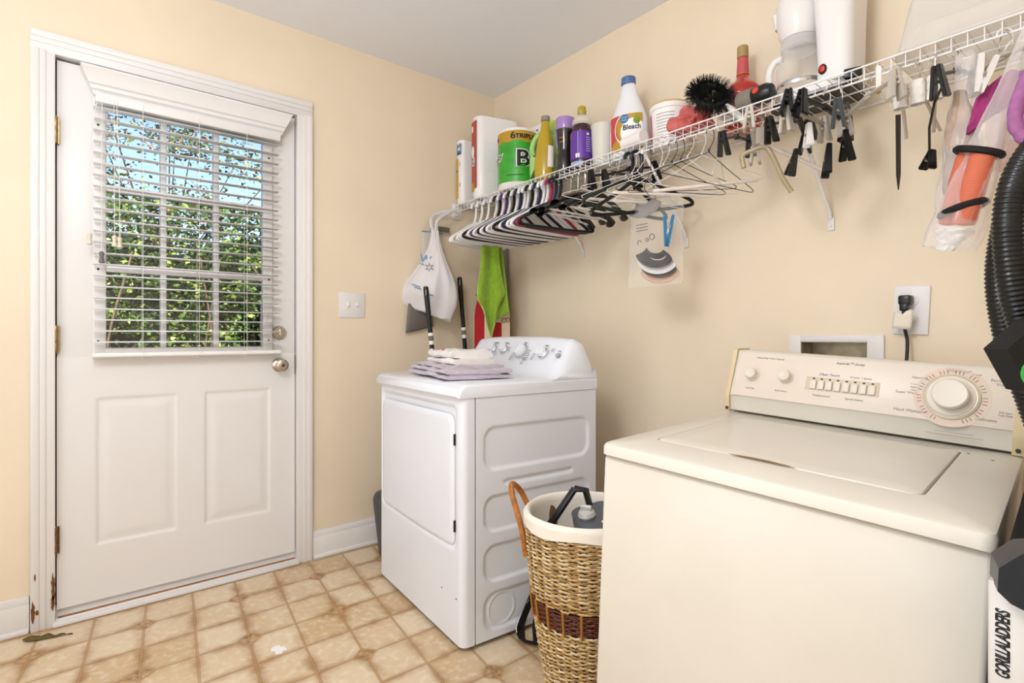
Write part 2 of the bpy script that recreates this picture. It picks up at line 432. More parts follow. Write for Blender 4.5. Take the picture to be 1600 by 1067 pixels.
for i, z in enumerate((1.85, 1.068, .317)):
    rusty = mat('rusty_hinge', '#7c5a35', .7, metal=.4, var=.5, vscale=120)
    h = MB().lathe([(.0055, 0), (.0065, .002), (.0065, .031), (.0058, .033), (.0065, .035), (.0065, .064), (.0058, .066), (.0065, .068), (.0065, .098), (.004, .102)], (.006, -2.061, z - .05), n=12)
    h.bx(-.004, .002, -2.064, -2.05, z - .05, z + .05)
    h.build('hinge', rusty if i == 2 else brass, D, world=True)
kn = MB().lathe([(.032, 0), (.032, .006), (.026, .012), (.013, .016), (.012, .032), (.024, .042), (.0275, .052), (.026, .062), (.018, .067), (.0, .067)], (xf, -1.262, .946), (1, 0, 0), 28)
k1 = kn.build('knob', nickel, D, world=True)
MB().lathe([(.0085, 0), (.0085, .003), (.006, .004), (0, .004)], (xf + .066, -1.262, .946), (1, 0, 0), 16).bx(xf + .0695, xf + .0715, -1.2635, -1.2605, .941, .951).build('keyhole', mat('dark_nickel', '#6f675a', .35, metal=1), k1).matrix_parent_inverse = Matrix.Translation((0, 1.62, 0))
k2 = MB().lathe([(.031, 0), (.031, .008), (.026, .013), (.012, .014), (0, .014)], (xf, -1.262, 1.095), (1, 0, 0), 28).build('deadbolt', nickel, D, world=True)
MB().box((xf + .022, -1.262, 1.095), (.018, .010, .034), (R(8), 0, 0), .004).build('thumb_turn', chrome, k2).matrix_parent_inverse = Matrix.Translation((0, 1.62, 0))
MB().bx(-.03, xf + .001, yR - .002, yR + .001, .90, .99).build('latch_plate', brass, D, world=True)

# ------------------------------------------------------------------ window blind
B = thing('venetian_blind', 'white slatted blind lowered with its slats open, hung on the door', 'blind', (.03, -1.62, .99))
val = MB()
prof = [(0, 2.105), (.072, 2.105), (.074, 2.095), (.068, 2.085), (.062, 2.06), (.058, 2.045), (.050, 2.04), (.048, 2.028), (.040, 2.022), (.036, 2.008), (0, 2.008)]
va = [(x, y, z) for y in (-1.985, -1.225) for x, z in [(p[0] + xf + .001, p[1]) for p in prof]]
# ends taper in with the profile, as the mitred return of the moulding does
n_ = len(prof)
va = [(prof[i][0] + xf + .001, s * (.385 - (.074 - prof[i][0]) * .0 - (2.105 - prof[i][1]) * .42) - 1.605, prof[i][1]) for s in (-1, 1) for i in range(n_)]
val.add(va, [list(range(n_))[::-1], [n_ + i for i in range(n_)]] + [[i, (i+1) % n_, n_ + (i+1) % n_, n_ + i] for i in range(n_)])
val.build('valance', white, B, world=True, sharp=25)
MB().bx(.004, .046, -1.945, -1.270, 1.975, 2.012, .004).build('headrail', white, B, world=True)
slat_m = mat('slat_white', '#ecebea', .3)
zs = [1.055 + i * (1.955 - 1.055) / 21 for i in range(22)]
def slat(z, w=.036):
    b = MB(); t = R(1)
    def f(u, v):
        s = (v - .5) * w; c = .0035 * (1 - (2*v - 1) ** 2)
        return (.030 + s * math.cos(t) - c * math.sin(t), -1.950 + .675 * u, z + s * math.sin(t) + c)
    b.grid(f, 2, 7); return b
for z in zs: slat(z).build('slat', slat_m, B, world=True, solid=.0022)
MB().bx(.008, .052, -1.955, -1.268, .998, 1.016, .006, 3).build('bottom_rail', wht_pl, B, world=True)
cord_m = mat('blind_cord', '#e9e6df', .8)
for y in (-1.795, -1.60, -1.415):
    c = MB()
    for x in (.004, .056): c.tube([(x, y, 2.0), (x, y, 1.01)], .0009, 5)
    for z in zs: c.tube([(.005, y, z - .003), (.055, y, z - .0005)], .0006, 4)
    c.build('ladder_cord', cord_m, B, world=True)
    MB().lathe([(.005, 0), (.006, .004), (.004, .008)], (.03, y, .990), n=10).build('cord_plug', wht_pl, B, world=True)
for pts, zt in (([(.062, -1.935, 1.99), (.07, -1.95, 1.90), (.072, -1.962, 1.75), (.07, -1.963, 1.46)], 1.425),
                ([(.060, -1.888, 1.99), (.066, -1.887, 1.70), (.066, -1.887, 1.46)], 1.425),
                ([(.060, -1.880, 1.99), (.064, -1.872, 1.70), (.064, -1.871, 1.46)], 1.422),
                ([(.060, -1.925, 1.99), (.062, -1.926, 1.6), (.062, -1.926, 1.40)], 1.36)):
    c = MB().tube(spline(pts, 6), .0011, 6).build('pull_cord', cord_m, B, world=True)
    x, y, _ = pts[-1]
    ts = MB().lathe([(.004, .042), (.008, .038), (.0085, .03), (.006, .02), (.009, .006), (.0095, 0), (.006, -.002)], (x, y, zt), n=12).build('tassel', mat('grey_tassel', '#6d6a66', .4) if zt < 1.4 else mat('cream_tassel', '#ded6c2', .35), c)
    ts.matrix_parent_inverse = MW[B.name].inverted()

# ------------------------------------------------------------------ outside: hedge, tree, lawn
struct(MB().bx(-14, -.13, -12, 10, -.32, -.25).build('ground', mat('lawn', '#5c6b35', .95, var=.4, vscale=9)))
leaf_g = mat('leaf_green', '#5b7a34', .5, var=.45, vscale=2.2)
leaf_y = mat('leaf_yellow_green', '#9fae55', .5, var=.3, vscale=3)
leaf_d = mat('leaf_dark_green', '#2c401f', .55, var=.4, vscale=3)
leaf_r = mat('leaf_russet', '#9a6a4a', .6, var=.4, vscale=3)
bark = mat('bark', '#6b5846', .9, var=.4, vscale=20, bump=.4, bscale=30)
def leaves(b, r, n, pos, size, mats, wts):
    for mt_, w_ in zip(mats, wts):
        b.m(mt_)
        for _ in range(int(n * w_)):
            p = Vector(pos(r)); s = size * r.uniform(.6, 1.4)
            d = Vector((r.uniform(-1, 1), r.uniform(-1, 1), r.uniform(-.7, .5))).normalized()
            q = d.cross(Vector((r.uniform(-1, 1), r.uniform(-1, 1), r.uniform(-1, 1)))).normalized()
            b.add([p, p + d*s*.5 + q*s*.27, p + d*s, p + d*s*.5 - q*s*.27], [[0, 1, 2, 3]])
H = thing('hedge', 'leafy green hedge in sunlight outside the door window', 'hedge', (-3.4, -1.2, -.25))
r_ = random.Random(5)
core = MB()
def hcore(u, v):
    y = -4.2 + 5.6 * u; a = PI * v; k = noise.noise(Vector((y * 1.7, v * 3, 2))) * .25
    return (-3.75 + math.cos(a) * (-.45 - k), y, -.25 + max(.0, math.sin(a)) ** .45 * (2.25 + k))
core.grid(hcore, 50, 24).build('hedge_core', leaf_d, H, world=True)
def hp(r):
    y = r.uniform(-3.4, .9); z = r.uniform(0.0, 2.35); d = abs(noise.noise(Vector((y * 2.6, z * 2.6, 1)))) * .55
    return (-3.05 - d - (.25 if z > 1.9 else 0) * r.random() + r.uniform(-.10, .10), y, z)
hl = MB(); leaves(hl, r_, 34000, hp, .055, (leaf_g, leaf_y, leaf_d), (.5, .22, .28)); hl.build('foliage', None, H, world=True, weld=False)
tw = MB()
for _ in range(9):
    y = r_.uniform(-2.6, .2); tw.tube(spline([(-3.15, y, -.2), (-3.0 + r_.uniform(-.1, .1), y + r_.uniform(-.2, .2), .9), (-3.0, y + r_.uniform(-.4, .4), 1.8)], 6), .012, 5)
tw.build('branches', bark, H, world=True)
T2 = thing('tree', 'russet and green tree behind the hedge against the blue sky', 'tree', (-6.2, -1.0, -.25))
tk = MB().tube(spline([(-6.2, -1.0, -.25), (-6.15, -.95, 1.2), (-6.3, -1.1, 2.6)], 6), .09, 8)
ends = []
for _ in range(22):
    y = r_.uniform(-2.6, 1.3); z = 2.5 + r_.random() ** 1.3 * 1.7
    if y > -1.0: z -= .35
    e = (-6.0 + r_.uniform(-.6, .6), y, z); ends.append(e)
    tk.tube(spline([(-6.25, -1.0, 1.5), ((e[0] - 6.2) / 2, (y - 1) / 2, (1.7 + z) / 2), e], 5), [.022 - .0018 * i for i in range(11)], 5)
tk.build('trunk', bark, T2, world=True)
def tp(r):
    e = r.choice(ends); return (e[0] + r.gauss(0, .22), e[1] + r.gauss(0, .24), e[2] + r.gauss(0, .13))
tl = MB(); leaves(tl, r_, 8000, tp, .06, (leaf_g, leaf_r, leaf_d, leaf_y), (.35, .3, .2, .15)); tl.build('foliage', None, T2, world=True, weld=False)

# ------------------------------------------------------------------ ceiling lamp (above the camera's view)
CL = thing('ceiling_light', 'round white ceiling lamp', 'lamp', (2.0, -2.25, ZC))
MB().lathe([(.10, 0), (.10, -.02), (.02, -.03), (.012, -.10), (.012, -.14)], (2.0, -2.25, ZC), n=32).build('base', wht_pl, CL, world=True)
MB().lathe([(.03, -.13), (.10, -.14), (.17, -.15), (.17, -.155), (.10, -.146), (.03, -.136)], (2.0, -2.25, ZC), n=32).build('shade', clear_film('lamp_glass', (.95, .95, .95), .3, .3), CL, world=True)
# ------------------------------------------------------------------ dryer
DW, DD = .745, .62
DR = thing('dryer', 'white front-loading clothes dryer with folded towels on its lid', 'dryer', (.375, -.938, 0), (0, 0, R(-4)))
b = MB()
prof = ([(.0, .40)] + arc_xy((.026, .026), .026, 180, 270, 6) + [(.03, .014), (DW - .03, .014)] + arc_xy((DW - .026, .026), .026, 270, 360, 6)
        + [(DW, .05), (DW - .012, .0505), (DW - .012, DD - .006), (DW, DD - .005), (DW, DD), (0, DD)])
b.prism(prof, .850, Matrix.Translation((0, 0, .018)))
# recessed pressed panels of the right side
rec = [(.085, .585, .605, .765, .05), (.17, .50, .545, .572, .013), (.085, .585, .388, .522, .05), (.085, .585, .213, .348, .05), (.085, .585, .042, .182, .05)]
def dside(u, v):
    y = .0530 + (DD - .058) * u; z = .018 + .85 * v; h = 0
    for y0, y1, z0, z1, rr in rec:
        d = rr_dist(y, z, y0, y1, z0, z1, rr)
        if d > -.002: h = max(h, .0075 * smooth((d + .002) / .016))
    rc = math.hypot(y - .165, z - .112); h += -.0035 * max(0, 1 - abs(rc - .056) / .005)
    return (DW - h, y, z)
b.grid(dside, 120, 190)
def dfront(u, v):
    x = .026 + (DW - .052) * u; z = .018 + .85 * v; h = 0
    d = rr_dist(x, z, .028, DW - .04, .335, .842, .03)
    if d > 0: h = .010 * smooth(d / .012)
    return (x, h, z)
b.grid(dfront, 90, 120)
b.build('cabinet', white_gl, DR, sharp=45)
def ddoor(u, v):
    x = .036 + (.680 - .036) * u; z = .342 + (.806 - .342) * v
    d = rr_dist(x, z, .036, .680, .342, .806, .035)
    return x, z, d
b = MB()
def dd(u, v):
    # rounded door panel: map the unit square to a rounded rectangle
    x, z, d = ddoor(u, v)
    if d < 0:
        cx = min(max(x, .071), .645); cz = min(max(z, .377), .771); k = .035 / max(1e-6, math.hypot(x - cx, z - cz)); x, z = cx + (x - cx) * k, cz + (z - cz) * k; d = 0
    bow = .006 * (1 - ((x - .358) / .322) ** 2)
    return (x, -.002 - bow + .010 * (1 - smooth(d / .012)) , z)
b.grid(dd, 70, 60)
b.build('door', white_gl, DR, sharp=60)
for z in (.72, .42): MB().bx(.686, .690, -.001, .006, z - .02, z + .02).build('hinge', blk, DR)
for x, z in ((.60, .175), (.705, .175)): MB().lathe([(.003, 0), (.003, .001)], (x, -.0005, z), (0, -1, 0), 8).build('screw', mat('dark_screw', '#3a3632', .6), DR)
# lid with a rolled front edge
b = MB()
lp = [(-.014, .868), (-.018, .874), (-.018, .885), (-.010, .902), (.008, .913), (.03, .916), (DD + .004, .916), (DD + .004, .868)]
def lidf(x, s): return [(x + s * .0, y, z) for y, z in lp]
secs = [(-.004, .010), (.0, .004), (.008, 0), (DW - .008, 0), (DW, .004), (DW + .004, .010)]
vs = []; fs = []; nn = len(lp)
for x, dr in secs: vs += [(x, y + (dr * .8 if y < .03 else 0), max(.868, z - dr * (1.0 if z > .87 else 0))) for y, z in lp]
for i in range(len(secs) - 1):
    for k in range(nn): q = (k + 1) % nn; fs.append([i*nn+k, i*nn+q, (i+1)*nn+q, (i+1)*nn+k])
fs += [list(range(nn))[::-1], [(len(secs)-1)*nn + k for k in range(nn)]]
b.add(vs, fs); b.build('lid', white_gl, DR, sharp=30)
# control console: curved wedge, its top sloping down at both ends
b = MB(); N = 41
vs = []; fs = []; pr = 17
for i in range(N):
    x = -.003 + (DW + .006) * i / (N - 1); t = abs(2 * i / (N - 1) - 1)
    hgt = .158 * (1 - .10 * t ** 3) * (1 - smooth((t - .93) / .07) * .62)
    fy = .375 + .02 * smooth((t - .9) / .1)
    sec = [(fy, .912), (fy + .012, .914), (fy + .03, .9225)]
    for k in range(1, 8): s = k / 7; sec.append((fy + .03 + .105 * s, .9225 + (hgt - .012) * (s * .86 + .14 * s * s)))
    zt = sec[-1][1]
    sec += [(fy + .147, zt + .008), (fy + .160, zt + .010), (fy + .178, zt + .006), (fy + .20, zt - .03), (DD - .006, .95), (DD + .002, .925), (DD + .002, .912)]
    vs += [(x, y, z) for y, z in sec]; m_ = len(sec)
for i in range(N - 1):
    for k in range(m_): q = (k + 1) % m_; fs.append([i*m_+k, i*m_+q, (i+1)*m_+q, (i+1)*m_+k])
fs += [list(range(m_))[::-1], [(N-1)*m_ + k for k in range(m_)]]
b.add(vs, fs); b.build('console', white_gl, DR, sharp=50)
dn = Vector((0, -.815, .58)).normalized(); dup = Vector((0, .58, .815))
def dk(x, s): return Vector((x, .405, .9225)) + dup * s + dn * .004
for x, s, r in ((.215, .118, .020), (.305, .117, .020), (.445, .110, .031), (.600, .105, .0215)):
    k = MB().m(chrome).lathe([(r * 1.12, -.008), (r * 1.12, .004), (r * 1.02, .006)], dk(x, s), dn, 32)
    k.m(white_gl).lathe([(r * 1.0, .004), (r * .95, .017), (r * .86, .021), (0, .022)], dk(x, s), dn, 32)
    kk = k.build('knob', None, DR)
    MB().box(dk(x, s) + dn * .024, (r * .34, r * 1.7, .008), Mx((0, 0, 0), (1, 0, .25 if r > .025 else -.3), dup).to_3x3(), .002).build('pointer_grip', white_gl, kk)
MB().lathe([(.010, -.004), (.010, .003), (.008, .005), (0, .005)], dk(.70, .098), dn, 20).build('start_button', mat('grey_button', '#a9a8a8', .35), DR)
blue_ink = mat('blue_ink', '#5a8fb8', .7)
for x, s, w_ in ((.215, .152, .040), (.305, .152, .034), (.445, .155, .020), (.600, .142, .020), (.70, .117, .014)):
    MB().box(dk(x, s) + dn * .0005, (w_, .0040, .0006), Mx((0, 0, 0), (1, 0, 0), dup).to_3x3()).build('printed_caption', blue_ink if w_ == .020 and x < .5 else ink, DR)
r7 = random.Random(3)
for x, s, n, w in ((.255, .100, 3, .02), (.345, .128, 3, .02), (.395, .10, 5, .026), (.50, .115, 6, .03), (.49, .075, 4, .025), (.545, .10, 4, .02), (.65, .125, 2, .02)):
    mb = MB()
    for i in range(n): mb.box(dk(x + r7.uniform(-.004, .004), s - i * .009) + dn * .0005, (w * r7.uniform(.6, 1), .0022, .0006), Mx((0, 0, 0), (1, 0, 0), dup).to_3x3())
    mb.build('printed_marks', ink, DR)
for x in (.05, DW - .06):
    for y in (.07, DD - .06):
        MB().lathe([(.022, 0), (.022, .012), (.012, .019)], (x, y, 0), n=16).build('foot', blk_m, DR)

# ------------------------------------------------------------------ washer
WR = (R(.5), R(3.0), R(5.05))
WA = thing('washer', 'almond top-loading washing machine with a wide dial console', 'washing machine', (1.79, -1.046, .801), WR)
WW, WD, ZB = .69, .735, -.752
b = MB().bx(0, WW, .006, WD - .03, ZB, 0, .010, 3).bx(.004, WW - .004, .012, WD - .04, -.01, .006)
b.build('cabinet', almond, WA)
lx0, lx1, ly0, ly1 = .062, .588, .122, .632
# top deck: a rounded slab with a rounded opening for the lid
outer = rrect(-.002, WW + .002, -.004, WD, .018, 8); inner = rrect(lx0, lx1, ly0, ly1, .022, 8)
b = MB(); n_ = len(outer)
def ring(pts, z, ins=0):
    cx, cy = WW / 2, WD / 2
    return [(x + (cx - x) / abs(cx - x + 1e-9) * ins, y + (cy - y) / abs(cy - y + 1e-9) * ins, z) for x, y in pts]
rings = [ring(outer, .004), ring(outer, .022), ring(outer, .0285, .003), ring(outer, .032, .010), [(x, y, .032) for x, y in inner], [(x, y, .0295) for x, y in rrect(lx0 + .002, lx1 - .002, ly0 + .002, ly1 - .002, .021, 8)], [(x, y, .008) for x, y in rrect(lx0 + .002, lx1 - .002, ly0 + .002, ly1 - .002, .021, 8)]]
vs = [p for r_ in rings for p in r_]; fs = []
for i in range(len(rings) - 1):
    for k in range(n_): q = (k + 1) % n_; fs.append([i*n_+k, i*n_+q, (i+1)*n_+q, (i+1)*n_+k])
fs.append([(len(rings)-1)*n_ + k for k in range(n_)]); fs.append(list(range(n_))[::-1])
b.add(vs, fs); b.build('top_deck', almond, WA, sharp=35)
b = MB(); g = .0045
def lidring(ins, z, r): return [(x, y, z) for x, y in rrect(lx0 + g + ins, lx1 - g - ins, ly0 + g + ins, ly1 - .002 - ins, r, 8)]
rings = [lidring(0, .009, .018), lidring(0, .029, .018), lidring(.002, .0325, .017), lidring(.007, .034, .014), lidring(.05, .0345, .01)]
vs = [p for r_ in rings for p in r_]; fs = []
for i in range(len(rings) - 1):
    for k in range(n_): q = (k + 1) % n_; fs.append([i*n_+k, i*n_+q, (i+1)*n_+q, (i+1)*n_+k])
fs.append([(len(rings)-1)*n_ + k for k in range(n_)])
b.add(vs, fs); LD = b.build('lid', almond, WA, sharp=40)
# finger scoop at the lid's front edge, its shade painted as a flat brown patch
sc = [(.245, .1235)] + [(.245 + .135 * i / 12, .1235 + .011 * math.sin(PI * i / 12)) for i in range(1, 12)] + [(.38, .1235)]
MB().prism(sc, .0009, Matrix.Translation((0, 0, .0342))).build('finger_notch_shade', mat('scoop_shade', '#8a6a42', .6), LD)
stm = mat('surface_rust', '#5a4632', .9)
for x, y in ((.645, .565), (.60, .60)): MB().lathe([(.0035, 0), (.003, .0006), (0, .0008)], (x, y, .032), n=9).build('chip', stm, WA)
# console
cons = mat('console_panel', '#e9dccb', .34, var=.02)
nst = cons.node_tree.nodes; lst = cons.node_tree.links; bs = nst['Principled BSDF']
tc_ = nst.new('ShaderNodeTexCoord'); wv = nst.new('ShaderNodeTexWave'); wv.bands_direction = 'Z'; wv.inputs['Scale'].default_value = 62
mx_ = nst.new('ShaderNodeMix'); mx_.data_type = 'RGBA'; mx_.inputs[6].default_value = (*L('#dccdbc'), 1); mx_.inputs[7].default_value = (*L('#e6dcd0'), 1)
lst.new(tc_.outputs['Object'], wv.inputs[0]); lst.new(wv.outputs['Fac'], mx_.inputs[0]); lst.new(mx_.outputs[2], bs.inputs['Base Color'])
fy0, fz0, fy1, fz1 = .665, .088, .715, .228
cp = [(.690, .034), (.672, .040), (.668, .060), (fy0, .082), (fy0 - .004, fz0), (fy1 - .002, fz1 - .004), (fy1 + .004, fz1), (.79, fz1), (.81, .20), (.82, .10), (.82, .034)]
def slab(b, x0, x1, pr, grow=0):
    M_ = Matrix(((0, 0, 1, x0), (1, 0, 0, 0), (0, 1, 0, 0), (0, 0, 0, 1)))
    b.prism(pr, x1 - x0, M_)
b = MB(); slab(b, .006, WW - .006, cp); b.build('console', almond, WA)
fdir = Vector((0, fy1 - fy0, fz1 - fz0)).normalized(); fn_ = Vector((1, 0, 0)).cross(fdir)
def fp(x, s, o=0): return Vector((x, fy0 - .0045, fz0)) + fdir * s + fn_ * o
b = MB().box(fp(WW / 2, .0715, .001), (WW - .03, .141, .004), Mx((0, 0, 0), (1, 0, 0), fdir).to_3x3(), .0012); b.build('control_panel', cons, WA)
ec = [(.685, .034), (.660, .034), (.655, .07), (fy0 - .012, fz0 - .004), (fy1 - .010, fz1 + .002), (fy1, fz1 + .006), (.795, fz1 + .004), (.82, .19), (.825, .034)]
tan = mat('almond_end_cap', '#d9c49c', .4)
for x0, x1 in ((-.004, .008), (WW - .02, WW + .002)):
    b = MB(); slab(b, x0, x1, ec); b.build('end_cap', tan, WA)
    MB().lathe([(.005, 0), (.005, .002), (0, .0025)], ((x0 + x1) / 2, .657, .046), (0, -1, 0), 10).build('screw', mat('dark_screw', '#3a3632', .6), WA)
def wknob(x, s, r, h, nm):
    k = MB().lathe([(r * 1.15, 0), (r * 1.15, h * .12), (r * .95, h * .18), (r, h * .35), (r * .97, h * .85), (r * .9, h * .97), (r * .78, h), (r * .7, h * .96), (0, h * .96)], fp(x, s, .003), fn_, 36)
    return k.build(nm, almond2, WA)
wknob(.067, .072, .0175, .026, 'load_size_knob'); wknob(.165, .075, .0175, .026, 'rinse_knob')
MB().lathe([(.057, 0), (.057, .004), (.052, .006), (.0505, .0055), (0, .0055)], fp(.553, .066, .003), fn_, 48).build('dial_skirt', mat('dial_silver', '#cfc3ae', .3, metal=.25), WA)
MB().lathe([(.076, 0), (.076, .0004), (.057, .0004)], fp(.553, .066, .0032), fn_, 56, caps=False).build('dial_ring', mat('dial_ring', '#d9c6b3', .5), WA)
MB().lathe([(.048, .005), (.048, .008), (.036, .010), (.037, .034), (.034, .038), (.030, .0375), (0, .0375)], fp(.553, .066, .003), fn_, 44).build('cycle_dial', almond2, WA)
# push buttons in their tray
MB().box(fp(.312, .064, .0032), (.182, .040, .002), Mx((0, 0, 0), (1, 0, 0), fdir).to_3x3(), .0006).build('button_tray', mat('tray', '#d3c3ad', .45), WA)
for i in range(8):
    x = .243 + i * .0205 - (.001 if i < 4 else 0)
    bt = MB().box(fp(x, .060, .0065), (.0165, .026, .009), Mx((0, 0, 0), (1, 0, 0), fdir).to_3x3(), .002).build('push_button', almond2, WA)
    MB().box(fp(x, .0785, .0043), (.006, .0035, .001), Mx((0, 0, 0), (1, 0, 0), fdir).to_3x3()).build('indicator', ink_b, bt)
def wt(t_, x, s, z, mt=ink, sh=0, al='CENTER', nm='lettering'): text(t_, z, mt, WA, Mx(fp(x, s, .0034), (1, 0, 0), fdir), nm, .0002, al, shear=sh)
wt('Heavy Duty  Extra Capacity', .112, .128, .0072, sh=.2); wt('Imperial\u2122 Series', .326, .130, .010, sh=.45)
wt('Clean Touch', .278, .093, .010, mat('navy_ink', '#5a66a0', .7), .45); wt('4 Cycle  3 Speed', .356, .092, .0075, sh=.2)
wt('Load Size', .066, .028, .0075); wt('Extra Rinse', .158, .030, .0075)
wt('Temperature', .266, .030, .0085); wt('Speed Select', .348, .030, .0085)
wt('Whirlpool', .560, .1335, .0115, ink_s, .3, nm='logo_lettering')
wt('Normal', .486, .108, .0105, ink_s); wt('Permanent\nPress', .645, .112, .0098, ink_s); wt('Super Wash', .462, .066, .0095, ink_s)
wt('Hand Washables', .475, .019, .0105, ink_s); wt('Delicates', .622, .019, .0105, ink_s); wt('Pull Start\nPush Stop', .655, .037, .0065, ink_s); wt('Regular\nLight', .598, .125, .006)
for i, t_ in enumerate(('Cottons', 'Regular', 'Heavy')): wt(t_, .478, .090 - i * .008, .0055)
mk = MB().m(red_ink); mk2 = MB()
for i in range(46):
    a = R(-65 + 310 * i / 45); rr = .0645
    p = fp(.553 + math.cos(a) * rr, .066 + math.sin(a) * rr, .0036)
    if i % 4 == 3: continue
    (mk if (i // 5) % 2 else mk2).box(p, (.009, .0016, .0004), Mx((0, 0, 0), Vector((1, 0, 0)) * math.cos(a) + fdir * math.sin(a), fdir * math.cos(a) - Vector((1, 0, 0)) * math.sin(a)).to_3x3())
mk.build('dial_print', red_ink, WA); mk2.build('dial_print', ink, WA)
for i_, w_ in ((0, .075), (1, .11)): MB().box((.565, .6535, .067 - i_ * .007), (w_, .0004, .0022)).build('small_print', mat('pale_ink', '#b9afa4', .7), WA)
# feet of different lengths, screwed out to the sloping floor
MWi = MW[WA.name]
for x in (.06, WW - .06):
    for y in (.06, WD - .1):
        top = MWi @ Vector((x, y, ZB + .004))
        MB().lathe([(.02, 0), (.02, .008), (.012, .012), (.012, top.z + .01)] if top.z > .02 else [(.02, 0), (.02, max(.006, top.z + .006))], (top.x, top.y, 0), n=14).build('foot', blk_m, WA, world=True)

# ------------------------------------------------------------------ fittings on the shelf wall
OB = thing('washer_outlet_box', 'white recessed washer water box in the wall above the console', 'outlet box', (1.91, 0, 1.0))
b = MB()
for q in ((1.762, bx0 + .002, .90, 1.083), (bx1 - .002, 2.055, .90, 1.083), (bx0, bx1, bz1 - .002, 1.083), (bx0, bx1, .90, bz0 + .002)): b.bx(q[0], q[1], -.011, 0, q[2], q[3], .0025)
b.build('frame', white, OB, world=True)
b = MB()
gal = mat('stained_metal', '#b9ad95', .4, metal=.5, var=.45, vscale=14)
b.bx(bx0 + .0005, bx1 - .0005, .085, .088, bz0 + .0005, bz1 - .0005).bx(bx0 + .0005, bx0 + .004, -.008, .088, bz0 + .0005, bz1 - .0005).bx(bx1 - .004, bx1 - .0005, -.008, .088, bz0 + .0005, bz1 - .0005).bx(bx0 + .0005, bx1 - .0005, -.008, .088, bz1 - .004, bz1 - .0005).bx(bx0 + .0005, bx1 - .0005, -.008, .088, bz0 + .0005, bz0 + .004)
b.build('recess', gal, OB, world=True)
OT = thing('wall_outlet', 'square white wall outlet with a black plug in it', 'outlet', (2.126, 0, 1.16), (0, R(2.5), 0))
MB().box((0, -.004, 0), (.092, .009, .150), None, .003).build('cover_plate', white, OT)
b = MB()
for z in (.030, -.018): b.lathe([(.0175, 0), (.0175, .002), (.0165, .003), (0, .003)], (.002, -.0085, z), (0, -1, 0), 24)
b.build('socket', wht_pl, OT)
PL = thing('power_plug', 'black washer plug with a torn paper tag, pushed into the wall outlet', 'plug', (2.118, -.012, 1.19))
MB().box((2.118, -.030, 1.19), (.033, .036, .030), None, .006).box((2.117, -.038, 1.168), (.024, .022, .024), None, .006).build('plug_body', blk, PL, world=True)
MB().tube(spline([(2.117, -.038, 1.172), (2.116, -.042, 1.15), (2.119, -.040, 1.10), (2.124, -.036, 1.06), (2.124, -.05, .98), (2.12, -.06, .90)], 8), .0048, 10).build('cord', blk, PL, world=True)
b = MB()
def tagf(u, v): return (2.088 + .050 * u + .004 * v, -.050 - .006 * math.sin(3 * u), 1.105 + .045 * v + (.006 if v > .9 and u > .6 else 0) - (.006 * u if v < .1 else 0) + .004 * math.sin(9 * u) * (v > .9))
b.grid(tagf, 9, 6).build('paper_tag', mat('paper_tag', '#eadfce', .8), PL, world=True, solid=.0006)
SW = thing('light_switch', 'white double light switch plate between door and dryer', 'light switch', (0, -.912, 1.237))
MB().bx(0, .006, -.98, -.845, 1.174, 1.300, .0025).build('cover_plate', white, SW, world=True)
for y in (-.936, -.889):
    tg = MB().box((.010, y, 1.239), (.014, .0085, .020), (0, R(-25), 0), .0015).build('toggle', wht_pl, SW, world=True)
    for z in (1.27, 1.206): MB().lathe([(.003, 0), (.003, .001)], (.006, y, z), (1, 0, 0), 8).build('screw', white, SW, world=True)
# ------------------------------------------------------------------ wire shelf
ZS = 1.832                                               # top of the deck wires
SH = thing('wire_shelf', 'long white vinyl-coated wire shelf along the wall', 'shelf', (1.3, -.02, ZS))
X0, X1, YF = .004, 2.66, -.298
b = MB()
n_w = int((X1 - X0) / .032)
for i in range(n_w + 1):
    x = X0 + .008 + i * .032
    b.tube([(x, -.006, ZS - .0015), (x, YF + .006, ZS - .0015), (x, YF + .0015, ZS - .003), (x, YF, ZS - .007), (x, YF, ZS - .038)], .0014, 6)
b.build('deck_wires', wire_w, SH, world=True)
for nm, y, z, r in (('front_rail', YF - .001, ZS, .0026), ('front_rail', YF - .001, ZS - .038, .0030), ('under_rail', YF + .045, ZS - .006, .0026), ('under_rail', -.15, ZS - .006, .0026), ('back_rail', -.008, ZS - .005, .0030)):
    MB().tube([(X0, y, z), (X1, y, z)], r, 8).build(nm, wire_w, SH, world=True)
MB().bx(.0005, .012, YF - .012, YF + .05, ZS - .075, ZS + .012, .003).bx(.0005, .02, YF - .004, YF + .03, ZS - .062, ZS - .05, .002).build('end_bracket', wht_pl, SH, world=True)
for x in (.74, 1.338, 1.898):
    zf = {.74: 1.50, 1.338: 1.475, 1.898: 1.462}[x]
    br = MB().tube([(x, YF + .012, ZS - .03), (x, YF + .014, ZS - .045), (x, -.020, zf + .045), (x, -.006, zf + .02)], .0062, 10).tube([(x, YF - .002, ZS - .046), (x, YF - .006, ZS - .036), (x, YF + .004, ZS - .028), (x, YF + .016, ZS - .034)], .0055, 8).build('support_brace', wire_w, SH, world=True)
    ft = MB().box((x, -.003, zf), (.022, .006, .045), None, .0025).lathe([(.0045, 0), (.0045, .003), (0, .003)], (x, -.006, zf - .006), (0, -1, 0), 10).build('wall_foot', white, br, world=False)
    ft.matrix_parent_inverse = MW[SH.name].inverted()
for x in (.35, .95, 1.62, 2.15): MB().box((x, -.005, ZS - .004), (.014, .010, .018), None, .002).build('wall_clip', wht_pl, SH, world=True)
ZD = ZS + .0022

